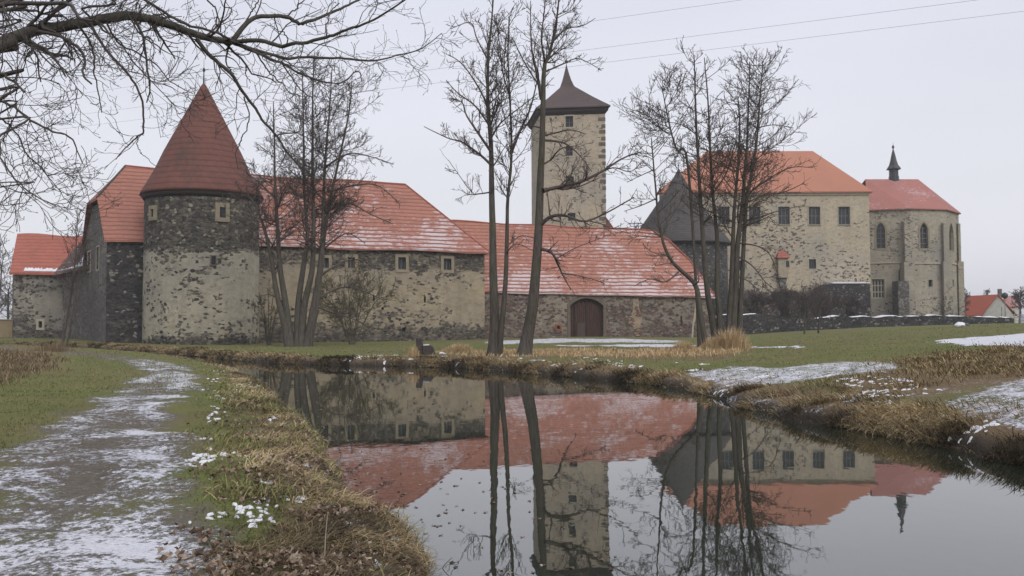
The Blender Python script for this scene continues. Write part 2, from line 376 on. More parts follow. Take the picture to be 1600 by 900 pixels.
CP = np.array([(-3, 4, .42), (-1.5, 7, .40), (-5, 8, .5), (-8, 12, .5), (-5, 20, .52), (-12, 25, .55), (-20, 30, .65), (-12, 38, .5), (-22, 50, .6), (-35, 60, .8), (-33, 70, .6),
  (-60, 90, 1.1), (-44, 100, .8), (-60, 118, 1.1), (-30, 98, .5), (-15, 95, .48), (0, 102, .5), (6, 110, .95), (13, 112, .95), (20, 113, .8), (25, 117, .6), (-8, 62, .45), (0, 55, .5), (8, 60, .5),
  (13, 45, .75), (15, 62, .62), (9, 36, .65), (8.5, 26, .7), (9.0, 19, .75), (10.8, 18, 1.0), (14, 20, 1.25), (20, 25, 1.45), (16, 30, 1.15), (25, 40, 1.5), (20, 50, 1.1), (22, 85, .75), (27, 80, 1.2),
  (32, 80, 1.62), (37, 80, 1.93), (44, 80, 2.2), (38, 60, 1.8), (28, 56, 1.4), (60, 80, 2.45), (60, 120, 2.3), (42, 115, 1.9), (30, 110, 1.1), (0, 170, 1.0), (50, 200, 1.5), (110, 200, 2.5), (-100, 150, 1.5),
  (0, 400, 1.0), (300, 300, 3), (-300, 200, 2), (-5, -10, .5), (25, -5, 1.4), (12.5, 7, .9), (15, 12, 1.2), (-40, 10, .8), (-30, -40, .8), (60, 30, 2.0), (1500, 1500, 4), (-1500, 1500, 4), (1500, -1500, 3), (-1500, -1500, 3), (0, 2200, 4)])
_D = np.hypot(CP[:, None, 0]-CP[None, :, 0], CP[:, None, 1]-CP[None, :, 1])
_A = np.block([[_D, np.ones((len(CP), 1))], [np.ones((1, len(CP))), np.zeros((1, 1))]])
_W = np.linalg.solve(_A, np.append(CP[:, 2], 0))
def H(x, y, want_s=False):
    x = np.asarray(x, float); y = np.asarray(y, float); shp = x.shape; x = x.ravel(); y = y.ravel()
    L = np.full(x.shape, _W[-1])
    for i in range(len(CP)): L += _W[i]*np.hypot(x-CP[i, 0], y-CP[i, 1])
    s = sdist(x, y, RIV)
    dist = np.hypot(x, y)
    s = s+(fbm(x*.9, y*.9, 3)-.5)*np.where(dist < 140, .55, 0)
    near = sstep(140, 60, dist)
    L = L+((fbm(x*.25, y*.25, 3)-.5)*.28+(fbm(x*1.6+9, y*1.6, 3)-.5)*.12)*near*sstep(0, 2, s)
    L = L+(fbm(x*5, y*5, 2)-.5)*.10*near*np.exp(-np.maximum(s, 0)/1.2)
    L = np.maximum(L, .25)
    wv = np.where(x < -.5, .75, np.where(x > 4, 1.45, .95))*(.6+.8*fbm(x*.5+3, y*.5, 2))
    land = L*(1-np.exp(-np.maximum(s, 0)/wv*1.25))
    land = land+.10*sstep(0, .25, s)*(1-sstep(.25, 1.2, s))
    bed = -.9*(1-np.exp(np.minimum(s, 0)/1.2))
    z = np.where(s > 0, land, bed)
    z = z.reshape(shp); s = s.reshape(shp)
    return (z, s) if want_s else z
def h1(x, y): return float(H(np.array([x]), np.array([y]))[0])
def gnd(px, py, dmax=400):
    """where the ray through a picture point meets the ground"""
    d = ray(px, py); t = np.exp(np.linspace(math.log(2), math.log(dmax), 600)); P = EYE+t[:, None]*d[None]
    z = H(P[:, 0], P[:, 1]); k = np.argmax(P[:, 2] < np.maximum(z, 0))
    if P[k, 2] >= max(z[k], 0): k = len(t)-1
    return P[k]

path_px = [(-2.6, 0), (-2.8, 3), (-2.95, 5.9), (-3.9, 8.5), (-5.2, 12.2), (-6.7, 16.7), (-9.3, 25), (-12.3, 34.6), (-18.5, 47), (-27.5, 60), (-39, 74), (-52, 82), (-120, 95)]
PATH = smooth_line([(-2.6, -40)]+path_px)
def pix_poly(pts): return np.array([gnd(*p)[:2] for p in pts])
SNOWS = [  # (outline on the ground, strength)
  (pix_poly([(1455, 533), (1520, 527), (1600, 521), (1680, 517), (1680, 542), (1600, 541), (1540, 541)]), 1.6),
  (pix_poly([(1060, 585), (1140, 575), (1240, 572), (1330, 566), (1405, 566), (1400, 582), (1300, 590), (1200, 603), (1120, 607)]), .68),
  (pix_poly([(1465, 640), (1530, 612), (1600, 590), (1700, 570), (1700, 700), (1600, 690), (1520, 665)]), .67),
  (pix_poly([(1380, 625), (1470, 602), (1560, 585), (1580, 600), (1480, 622), (1400, 640)]), .45),
  (pix_poly([(1130, 618), (1220, 625), (1290, 640), (1290, 655), (1200, 640), (1130, 632)]), .6),
  (pix_poly([(755, 533), (800, 531), (860, 529), (960, 529), (1060, 532), (1060, 536), (900, 535), (760, 538)]), .72),
  (pix_poly([(870, 539), (1000, 538), (1090, 538.5), (1090, 542), (960, 541.5), (870, 541)]), .9),
  (pix_poly([(1150, 541), (1250, 540.5), (1255, 543.5), (1150, 544)]), 1.3),
  (pix_poly([(390, 665), (440, 680), (500, 735), (540, 790), (520, 800), (450, 745), (400, 700)]), .50),
  (pix_poly([(420, 765), (500, 775), (560, 800), (560, 815), (480, 795), (430, 780)]), .55),
  (pix_poly([(0, 700), (60, 660), (180, 610), (230, 600), (180, 640), (60, 720)]), .42),
  (pix_poly([(860, 580), (1000, 577), (1060, 583), (1150, 600), (1060, 600), (900, 590)]), .42)]
def build_terrain():
    th = np.concatenate([np.arange(-34, 34.01, .22), np.arange(36, 325, 3.0)]); th = np.radians(th)
    rr = [1.0]
    while rr[-1] < 3200:
        r = rr[-1]; rr.append(r*(1.012 if 5 < r < 30 else 1.016 if 5 < r < 140 else 1.05))
    rr = np.array(rr); nT, nR = len(th), len(rr)
    X = rr[None, :]*np.sin(th)[:, None]; Y = rr[None, :]*np.cos(th)[:, None]
    Z, Sd = H(X, Y, True)
    far = sstep(400, 1800, rr)[None, :]
    Z = Z*(1-far*.5)
    V = np.stack([X, Y, Z], -1).reshape(-1, 3); V = np.vstack([V, [[0, 0, h1(0, 0)]]])
    x, y = V[:, 0], V[:, 1]; s = np.append(Sd.ravel(), h1(0, 0))
    dp = seg_dist(x, y, PATH, False); hw = 1.0+.5*(fbm(x*.4, y*.4, 2)-.5)
    pth = 1-sstep(hw-.55, hw+.75, dp+(fbm(x*1.1+7, y*.8, 3)-.5)*1.3)
    rut = np.exp(-((dp-.75)/.3)**2)
    dist = np.hypot(x, y)
    snow = pth*(.67+.24*(fbm(x*.9, y*.7, 3)-.5)*2-.10*np.exp(-(dp/.25)**2)+.03*rut)
    snow = snow*(1-.35*sstep(40, 60, dist))
    for poly, a in SNOWS:
        sd_ = sdist(x, y, poly); ww = .25+dist*.004
        snow = np.maximum(snow, a*(1-sstep(-ww, ww*1.4, sd_+(fbm(x*1.2, y*1.2, 3)-.5)*ww*3)))
    snow = np.maximum(snow, .2*sstep(.5, .62, fbm(x*.3+40, y*.3, 3))*(dist < 60))
    leftside = (x < -.5-.18*y)
    dead = np.exp(-np.maximum(s-.3, 0)/np.where(leftside, .9, 1.6))*.95
    dead = np.maximum(dead, .75*(1-sstep(-1, 1.5, sdist(x, y, pix_poly([(1300, 600), (1440, 560), (1600, 535), (1700, 530), (1700, 600), (1500, 610), (1400, 640)])))))
    dead = np.maximum(dead, .8*(1-sstep(-1.5, 1.5, sdist(x, y, pix_poly([(640, 557), (760, 551), (1100, 543), (1170, 546), (1150, 560), (900, 560), (700, 562)])))))
    dead = np.maximum(dead, .55*(1-sstep(-2, 2, sdist(x, y, pix_poly([(-60, 540), (160, 534), (90, 575), (-100, 620)])))))
    dead = np.maximum(dead, .18*leftside*sstep(-3.4, -1.0, x+.12*(y-8)*1.0)*(y < 20))
    mud = np.exp(-np.maximum(s, 0)/.35)*1.1+.80*pth*(.65+.5*fbm(x*1.5, y*1.5, 2))
    idx = np.arange(nT*nR).reshape(nT, nR); nx = np.roll(idx, -1, 0)
    q = np.stack([idx[:, :-1], idx[:, 1:], nx[:, 1:], nx[:, :-1]], -1).reshape(-1, 4)[:, ::-1]
    cen = nT*nR
    tri = np.stack([np.full(nT, cen), nx[:, 0], idx[:, 0]], -1)
    pv = pth[q].mean(1); sv = s[q].mean(1)
    cls = np.where((sv < 1.1) & (dist[q[:, 0]] < 160), 2, np.where(pv > .5, 1, 0))
    cls = np.where((dist[q[:, 0]] > 120) & (cls == 1), 0, cls)
    for k, nm in ((0, 'ground'), (1, 'path'), (2, 'river_bank')):
        fq = q[cls == k]; loops = fq.ravel(); sizes = np.full(len(fq), 4)
        if k == 0: loops = np.concatenate([loops, tri.ravel()]); sizes = np.concatenate([sizes, np.full(len(tri), 3)])
        u, inv = np.unique(loops, return_inverse=True)
        o = fast_mesh(nm, V[u], inv, sizes, M['ground'], attrs={'snow': snow[u], 'dead': dead[u], 'mud': mud[u], 'wet': np.exp(-np.maximum(s[u], 0)/.38)})
        o['kind'] = 'structure'
build_terrain()

# water sheet
def water():
    b = NB('river_water', .015, .5); b.b.inputs['IOR'].default_value = 2.1
    co = b.mapp((1, .55, 1))
    n = b.math('ADD', b.noise(co, .9, 3, .5), b.math('MULTIPLY', b.noise(co, 5, 2, .5), .22))
    msk = b.mr(b.noise(b.mapp(), .12, 3, .5), .4, .62, .3, 1.0)
    b.bump(b.math('MULTIPLY', n, msk), .07, .05)
    m = b.done((.022, .026, .018))
    c = sorted(RIV.tolist())
    pts = [(-310, -70), (120, -70), (120, 140), (-310, 140)]
    # strip following the river, a little wider than its banks
    L = LB; Rr = RBK; n_ = min(len(L), len(Rr)); V = []; Fc = []
    tt = np.linspace(0, 1, 90)
    def res(Pl):
        d = np.append(0, np.cumsum(np.hypot(*np.diff(Pl, axis=0).T))); return np.stack([np.interp(tt*d[-1], d, Pl[:, 0]), np.interp(tt*d[-1], d, Pl[:, 1])], 1)
    a, c_ = res(L), res(Rr)
    for i in range(len(tt)):
        dv_ = c_[i]-a[i]; dv_ = dv_/np.hypot(*dv_)*2.5
        V += [(*(a[i]-dv_), 0), (*(c_[i]+dv_), 0)]
    for i in range(len(tt)-1): Fc.append((2*i, 2*i+1, 2*i+3, 2*i+2))
    o = mesh('water', V, Fc, m); o['kind'] = 'structure'
water()

# low distant hills round the horizon
def hills():
    V = []; Fc = []; n = 160
    for i in range(n):
        a = 2*math.pi*i/n; h = 16+16*float(fbm(np.array([i*.13]), np.array([3.])) [0])
        for r_, z in ((2300, -3), (2600, h), (3100, h*1.2)):
            V.append((r_*math.sin(a), r_*math.cos(a), z))
    for i in range(n):
        j = (i+1) % n
        for k in range(2): Fc.append((3*i+k, 3*j+k, 3*j+k+1, 3*i+k+1))
    o = mesh('hills', V, Fc, flat_mat('far_woods', (.06, .065, .06), (.09, .085, .075), .02), smooth=True); o['kind'] = 'structure'
hills()

# ------------------------------------------------------------------ building helpers
def arc_points(kind, u0_, u1_, z0, z1, n=10):
    """outline from left springing to right springing"""
    w_ = u1_-u0_; c = (u0_+u1_)/2
    if kind == 'gothic':
        hs = z1-w_*.95; pts = []
        for i in range(n+1):
            a = math.pi-(i/n)*(math.pi/3); pts.append((u1_+w_*math.cos(a), hs+w_*math.sin(a)*1.097))
        return hs, pts+[(2*c-u, z) for u, z in pts[::-1][1:]]
    rise = w_*(.22 if kind == 'segment' else .5); hs = z1-rise
    rad = (w_*w_/4+rise*rise)/(2*rise); a0 = math.asin(min(1, w_/2/rad))
    if kind == 'arch': a0 = math.pi/2
    return hs, [(c+rad*math.sin(-a0+2*a0*i/(2*n)), z1-rad+rad*math.cos(-a0+2*a0*i/(2*n))) for i in range(2*n+1)]

class Wall:
    """a wall over the plan line A-B, outside face towards the viewer's side (to the right of B->A)"""
    def __init__(s, name, parent, A, B, z0, zA, zB, mat, depth=.45):
        s.A = np.array(A[:2], float); B = np.array(B[:2], float); s.L = np.hypot(*(B-s.A)); s.t = (B-s.A)/s.L
        s.n = np.array([s.t[1], -s.t[0]]); s.z0 = z0; s.zA = zA; s.zB = zB; s.name = name; s.p = parent; s.mat = mat; s.d = depth; s.ops = []; s.Bx = B
    def P(s, u, z, out=0.): q = s.A+s.t*u+s.n*out; return (q[0], q[1], z)
    def top(s, u): return s.zA+(s.zB-s.zA)*u/s.L
    def px(s, x, y): return at_plane(x, y, s.A, s.Bx)
    def open(s, x0, y0, x1, y1, kind='rect', **k):
        ym = (y0+y1)/2; xm = (x0+x1)/2
        ua = s.px(x0, ym)[0]; ub = s.px(x1, ym)[0]; za = s.px(xm, y1)[1]; zb = s.px(xm, y0)[1]
        ua = max(ua, .05); ub = min(ub, s.L-.05); s.ops.append((ua, ub, za, zb, kind, k))
    def build(s):
        us = sorted({0, s.L, *[o[0] for o in s.ops], *[o[1] for o in s.ops]}); zt = min(s.zA, s.zB)-.02
        zs = sorted({s.z0, zt, *[o[2] for o in s.ops], *[o[3] for o in s.ops]})
        V = []; Fc = []; ix = {}
        def v(p):
            k = tuple(round(c, 4) for c in p)
            if k not in ix: ix[k] = len(V); V.append(p)
            return ix[k]
        for i in range(len(us)-1):
            for j in range(len(zs)-1):
                a, b, c, d = us[i], us[i+1], zs[j], zs[j+1]; mu, mz = (a+b)/2, (c+d)/2
                if any(o[0] < mu < o[1] and o[2] < mz < o[3] for o in s.ops): continue
                Fc.append([v(s.P(a, c)), v(s.P(b, c)), v(s.P(b, d)), v(s.P(a, d))])
            a, b = us[i], us[i+1]
            Fc.append([v(s.P(a, zs[-1])), v(s.P(b, zs[-1])), v(s.P(b, s.top(b)+.001)), v(s.P(a, s.top(a)+.001))])
        for (a, b, c, d, kind, k) in s.ops:
            dep = k.get('depth', s.d)
            if kind == 'rect': out = [(a, c), (a, d), (b, d), (b, c)]
            else:
                hs, arc = arc_points(kind, a, b, c, d); out = [(a, c)]+arc+[(b, c)]
                mid = len(arc)//2
                Fc.append([v(s.P(a, d))]+[v(s.P(*q)) for q in arc[:mid+1]])
                Fc.append([v(s.P(b, d))]+[v(s.P(*q)) for q in arc[mid:]][::-1])
            for q in range(len(out)):
                p1, p2 = out[q], out[(q+1) % len(out)]
                Fc.append([v(s.P(*p1)), v(s.P(*p2)), v(s.P(*p2, -dep)), v(s.P(*p1, -dep))])
            s.window(a, b, c, d, kind, k, out, dep)
        return mesh(s.name, V, Fc, s.mat, s.p)
    def slab(s, name, out, o0, o1, mat, parent, hole=None):
        """outline extruded between two offsets from the wall face; hole = inner outline with the same point count"""
        V = []; Fc = []; n = len(out)
        if hole is None:
            for o_ in (o0, o1): V += [s.P(u, z, o_) for u, z in out]
            Fc.append(list(range(n, 2*n))); Fc.append(list(range(n))[::-1])
            for i in range(n): j = (i+1) % n; Fc.append([i, j, n+j, n+i])
        else:
            for ring, o_ in ((out, o0), (out, o1), (hole, o1), (hole, o0)): V += [s.P(u, z, o_) for u, z in ring]
            for r_ in range(3):
                for i in range(n): j = (i+1) % n; Fc.append([r_*n+i, r_*n+j, (r_+1)*n+j, (r_+1)*n+i])
        return mesh(name, V, Fc, mat, parent)
    def window(s, a, b, c, d, kind, k, out, dep):
        nm = k.get('name', 'window'); w_ = b-a; h_ = d-c; cu_, cz = (a+b)/2, (c+d)/2
        root_p = s.P(cu_, c, -dep)
        e = bpy.data.objects.new(nm, None); link(e, s.p); e.location = [root_p[i]-s.p.location[i] for i in range(3)]; e.empty_display_size = .2
        if k.get('label'): e['label'] = k['label']
        if k.get('planks'):
            s.slab('door_leaf', out, -dep-.06, -dep+.02, M['gate_wood'], e)
        else:
            s.slab('pane', out, -dep-.06, -dep+.01, k.get('glass', M['glass']), e)
        t = k.get('trim', 0)
        if t:
            big = [(cu_+(u-cu_)*(1+2*t/w_), cz+(z-cz)*(1+2*t/h_)) for u, z in out]
            s.slab('surround', big, .0, .07, k.get('tmat', M['trim']), e, hole=[(u, z) for u, z in out])
        bars = k.get('bars')
        if bars:
            V = []; Fc = []; bw = k.get('bw', .07)
            rects = [(a+w_*i/bars[0]-bw/2, a+w_*i/bars[0]+bw/2, c, d-(w_*.4 if kind in ('gothic', 'arch') else 0)) for i in range(1, bars[0])]
            rects += [(a, b, c+h_*j/bars[1]-bw/2, c+h_*j/bars[1]+bw/2) for j in range(1, bars[1])]
            if kind == 'rect': rects += [(a, a+bw, c, d), (b-bw, b, c, d), (a, b, c, c+bw), (a, b, d-bw, d)]
            for kk, (x0, x1, y0, y1) in enumerate(rects):
                i = len(V); dd = .002*kk
                V += [s.P(x0, y0, -dep+.09+dd), s.P(x1, y0, -dep+.09+dd), s.P(x1, y1, -dep+.09+dd), s.P(x0, y1, -dep+.09+dd), s.P(x0, y0, -dep+.0), s.P(x1, y0, -dep+.0), s.P(x1, y1, -dep+.0), s.P(x0, y1, -dep+.0)]
                Fc += [(i, i+1, i+2, i+3), (i, i+4, i+5, i+1), (i+1, i+5, i+6, i+2), (i+2, i+6, i+7, i+3), (i+3, i+7, i+4, i)]
            mesh('frame', V, Fc, k.get('fmat', M['frame']), e)
        if k.get('sill'):
            i = .12; so_ = [(a-i, c-.14), (a-i, c-.02), (b+i, c-.02), (b+i, c-.14)]
            s.slab('sill', so_, -.1, .18, k.get('tmat', M['trim']), e)

def roof(name, parent, verts, faces, mat, th=.22):
    """roof sheets with a real thickness downwards"""
    V = [tuple(v) for v in verts]; n = len(V); V2 = V+[(x, y, z-th) for x, y, z in V]
    Fc = [list(f) for f in faces]+[[i+n for i in f][::-1] for f in faces]
    cnt = {}
    for f in faces:
        for i in range(len(f)): a, b = f[i], f[(i+1) % len(f)]; cnt[frozenset((a, b))] = cnt.get(frozenset((a, b)), 0)+1
    for f in faces:
        for i in range(len(f)):
            a, b = f[i], f[(i+1) % len(f)]
            if cnt[frozenset((a, b))] == 1: Fc.append([a, a+n, b+n, b])
    return mesh(name, V2, Fc, mat, parent)
def tube_ridge(name, parent, pts, r, mat):
    V = []; Fc = []; k = 6
    for i, p in enumerate(pts):
        p = Vector(p); d = (Vector(pts[min(i+1, len(pts)-1)])-Vector(pts[max(i-1, 0)])).normalized(); a = d.cross(Vector((0, 0, 1)))
        a = a.normalized() if a.length > 1e-3 else Vector((1, 0, 0)); b_ = d.cross(a)
        for j in range(k): t = 2*math.pi*j/k; V.append(tuple(p+a*math.cos(t)*r+b_*math.sin(t)*r))
    for i in range(len(pts)-1):
        for j in range(k): Fc.append((i*k+j, i*k+(j+1) % k, (i+1)*k+(j+1) % k, (i+1)*k+j))
    return mesh(name, V, Fc, mat, parent, smooth=True)
def box_faces(V, Fc, P8):
    i = len(V); V += P8; Fc += [(i, i+3, i+2, i+1), (i+4, i+5, i+6, i+7), (i, i+1, i+5, i+4), (i+1, i+2, i+6, i+5), (i+2, i+3, i+7, i+6), (i+3, i, i+4, i+7)]
def boxm(name, parent, c, sx, sy, z0, z1, mat, rot=0.):
    V = []; Fc = []; ca, sa = math.cos(rot), math.sin(rot)
    q = [(c[0]+x*ca-y*sa, c[1]+x*sa+y*ca) for x, y in ((-sx/2, -sy/2), (sx/2, -sy/2), (sx/2, sy/2), (-sx/2, sy/2))]
    box_faces(V, Fc, [(*p, z0) for p in q]+[(*p, z1) for p in q]); return mesh(name, V, Fc, mat, parent)
def lathe(name, parent, c, prof, n, mat, rot=0., smooth=True, jitter=0.):
    V = []; Fc = []
    for i, (r_, z) in enumerate(prof):
        for j in range(n):
            a = rot+2*math.pi*j/n; rj = r_*(1+(jitter*math.sin(j*2.7+i*1.9)*math.sin(j*.9+2)))
            V.append((c[0]+rj*math.cos(a), c[1]+rj*math.sin(a), z))
    for i in range(len(prof)-1):
        for j in range(n): k = (j+1) % n; Fc.append((i*n+j, i*n+k, (i+1)*n+k, (i+1)*n+j))
    if prof[-1][0] > .001: Fc.append([(len(prof)-1)*n+j for j in range(n)])
    if prof[0][0] > .001: Fc.append([j for j in range(n)][::-1])
    return mesh(name, V, Fc, mat, parent, smooth=smooth)
def lerp(a, b, t): return np.array(a)*(1-t)+np.array(b)*t
def sag(a, b, n, d):
    return [tuple(lerp(a, b, i/n)+np.array([0, 0, -d*4*(i/n)*(1-i/n)])) for i in range(n+1)]

# ------------------------------------------------------------------ the great hall
def great_hall():
    A = at(167, 371, 98); Bp = at(757, 390, 114); Mid = A+(Bp-A)*((px2w(229, 100)-A[0])/(Bp[0]-A[0]))
    back_l = at(130, 391, 114); n = np.array([A[1]-Bp[1], Bp[0]-A[0]]); n = n/np.hypot(*n); back_r = Bp[:2]+n*15
    p = thing('great_hall', 'long stone hall with an orange hipped roof behind the round corner tower, lightly snowed', 'hall', ((A[0]+Bp[0])/2, (A[1]+Bp[1])/2, 0))
    w1 = Wall('wall', p, A, Mid, -.5, A[2], Mid[2], M['masonry_dark']); w1.build()['label'] = 'dark bare rubble wall section left of the round tower'
    w2 = Wall('wall', p, Mid, Bp, -.5, Mid[2], Bp[2], M['hall'])
    for x, wd, y0, y1 in ((508, 11, 403, 419), (549, 11, 402, 419), (628, 12, 402, 421), (699, 12, 404, 422)):
        w2.open(x-wd/2, y0, x+wd/2, y1, bars=(2, 1), bw=.1, trim=.34, label='small barred window in a stone surround' if x > 600 else None)
    w2.open(662.5, 463, 665.5, 473, name='slit'); w2.open(582, 461, 586, 471, name='slit', trim=.12, tmat=M['trim_pale']); w2.open(628, 512, 633, 518, name='slit')
    w2.open(596, 480, 600, 484, name='slit'); w2.open(405, 462, 408, 474, name='slit'); w2.build()
    gb = Wall('gable_wall', p, back_l, A, -.5, 11.6, A[2], M['masonry_grey'])
    gb.open(137.5, 394, 141.5, 424, name='slit_window', trim=.15, tmat=M['trim_pale']); gb.open(151, 386, 155, 421, name='slit_window', trim=.15, tmat=M['trim_pale']); 
    gb.build()
    H1 = at(157, 310, 103); H2 = at(140.5, 319, 109)
    gi = np.array([.25, .05, -.3]); mesh('gable_peak', [(back_l[0], back_l[1], 11.58), (A[0], A[1], A[2]-.02), tuple(H1+gi), tuple(H2+gi)], [(0, 1, 3), (1, 2, 3)], M['masonry_grey'], p)
    Wall('wall', p, Bp, back_r, -.5, Bp[2], Bp[2], M['masonry_red']).build()
    Wall('wall', p, back_r, back_l, -.5, Bp[2], 11.6, M['masonry_grey']).build()
    # roof
    rl = at(196, 260, 108.5); rr_ = at(633, 287, 119); 
    o = -n*.45
    eA = np.array([A[0]+o[0]-.25, A[1]+o[1], A[2]-.25]); eB = np.array([Bp[0]+o[0]+.45, Bp[1]+o[1]+.1, Bp[2]-.25])
    h1_, h2_ = H1+[-.35, -.05, .1], H2+[-.35, -.05, .1]
    bl = np.array([back_l[0]-.3, back_l[1], 11.3]); br = np.array([back_r[0]+.4, back_r[1]+.4, Bp[2]-.25])
    N = 14; ev = [tuple(lerp(eA, eB, i/N)+[0, 0, .10*math.sin(i*1.3)]) for i in range(N+1)]; rd = [tuple(lerp(rl, rr_, i/N)+[0, 0, .09*math.sin(i*1.1+2)-.15*math.sin(math.pi*i/N)]) for i in range(N+1)]
    V = ev+rd+[tuple(h1_), tuple(h2_), tuple(bl), tuple(br)]; k = N+1; h1i, h2i, bli, bri = 2*k, 2*k+1, 2*k+2, 2*k+3
    Fc = [(i, i+1, k+i+1, k+i) for i in range(N)]
    Fc += [(0, k, h1i), (h1i, k, h2i), (h2i, k, bli), tuple([bli]+[k+i for i in range(N+1)]+[bri]), (N, bri, k+N)]
    roof('roof', p, V, Fc, M['roof_hall'], .25)
    rc = M['roof_low']
    tube_ridge('ridge_tiles', p, rd, .13, rc); tube_ridge('ridge_tiles', p, [rd[-1], ev[-1]], .12, rc); tube_ridge('ridge_tiles', p, [rd[0], tuple(h1_)], .12, M['shingle'])
    w2.slab('eaves_beam', [(0, Mid[2]-.55), (0, Mid[2]-.28), (w2.L, Bp[2]-.28), (w2.L, Bp[2]-.55)], .0, .28, M['wood_dark'], p)
    return p
great_hall()

def low_wing():
    A = at(22, 424, 118); B = at(100, 426, 118.5); bl = at(20, 424, 128); 
    p = thing('low_wing', 'low stone outbuilding with a bright red tiled roof at the far end of the castle', 'building', (A[0], A[1], 0))
    w_ = Wall('wall', p, A, B, 0, A[2], B[2], M['low_wing'])
    w_.open(60.5, 502, 66, 512, trim=.28, tmat=M['trim_pale']); w_.build()
    Wall('wall', p, bl, A, 0, A[2], A[2], M['low_wing']).build()
    C_ = (B[0]+6, B[1]+9); Wall('wall', p, B, C_, 0, B[2], B[2], M['masonry_dark']).build(); Wall('wall', p, C_, bl, 0, B[2], B[2], M['masonry_dark']).build()
    e0 = A+[-.3, -.5, -.2]; e1 = B+[1.2, -.5, -.2]; r0_ = at(27, 365, 124); r1_ = at(150, 369, 124.5)
    e2 = np.array([r0_[0]-.6, 131, A[2]]); e3 = np.array([r1_[0], 131, A[2]])
    N = 8; ev = [tuple(lerp(e0, e1, i/N)) for i in range(N+1)]; rd = [tuple(lerp(r0_, r1_, i/N)+[0, 0, .12*math.sin(i*.9)]) for i in range(N+1)]; k = N+1
    V = ev+rd+[tuple(e2), tuple(e3)]
    roof('roof', p, V, [(i, i+1, k+i+1, k+i) for i in range(N)]+[tuple([2*k]+[k+i for i in range(N+1)]+[2*k+1])], M['roof_low'], .2)
    mesh('gable_wall', [tuple(A+[.05, 0, 0]), (bl[0]+.05, bl[1], bl[2]), tuple(r0_+[.1, 0, -.25])], [(0, 2, 1)], M['low_wing'], p)
    # strip of snow held above the eaves
    V = []; 
    S_ = []; Fs = []
    for i in range(31):
        t = i/30; a = lerp(e0, e1, .22+.66*t); b_ = lerp(r0_, r1_, .22+.66*t); hgt = .03+.05*abs(math.sin(i*1.7))*(1 if i % 7 else .2)
        S_ += [tuple(lerp(a, b_, .05)+[0, -.03, .06]), tuple(lerp(a, b_, .05+hgt)+[0, -.03, .09])]
    for i in range(30): Fs.append((2*i, 2*i+2, 2*i+3, 2*i+1))
    roof('snow_strip', p, S_, Fs, M['snow'], .05)
low_wing()

def link_wing():
    A = at(98, 427, 117.5); B = at(141.5, 416, 109.3)
    p = thing('lean_to', 'grey stone lean-to with a snowy weathered roof between low wing and great hall', 'building', (A[0], A[1], 0))
    Wall('wall', p, A, B, 0, A[2], A[2]+.6, M['masonry_grey']).build()
    bA = (A[0]+5.5, A[1]+5); Wall('wall', p, (B[0]+2, B[1]+4), bA, 0, A[2], A[2], M['masonry_grey']).build(); Wall('wall', p, bA, A, 0, A[2], A[2], M['masonry_grey']).build()
    a = at(84, 427, 117.2); b_ = at(130, 418, 108.5); c = at(134, 374, 113.5); d = at(118, 386, 119)
    roof('roof', p, [tuple(a), tuple(b_), tuple(c), tuple(d)], [(0, 1, 2, 3)], roof_mat('weathered_tiles', (.16, .10, .08), (.11, .08, .07), .4, .5, (8, 12), seed=21, moss=.5), .2)
    s = [lerp(lerp(a, b_, t), lerp(d, c, t), v)+[0, -.02, .05] for t, v in ((.25, .06), (.5, .05), (.75, .05), (.96, .05), (.97, .5), (.8, .42), (.62, .3), (.4, .2))]
    roof('snow_patch', p, s, [tuple(range(8))], M['snow'], .05)
link_wing()

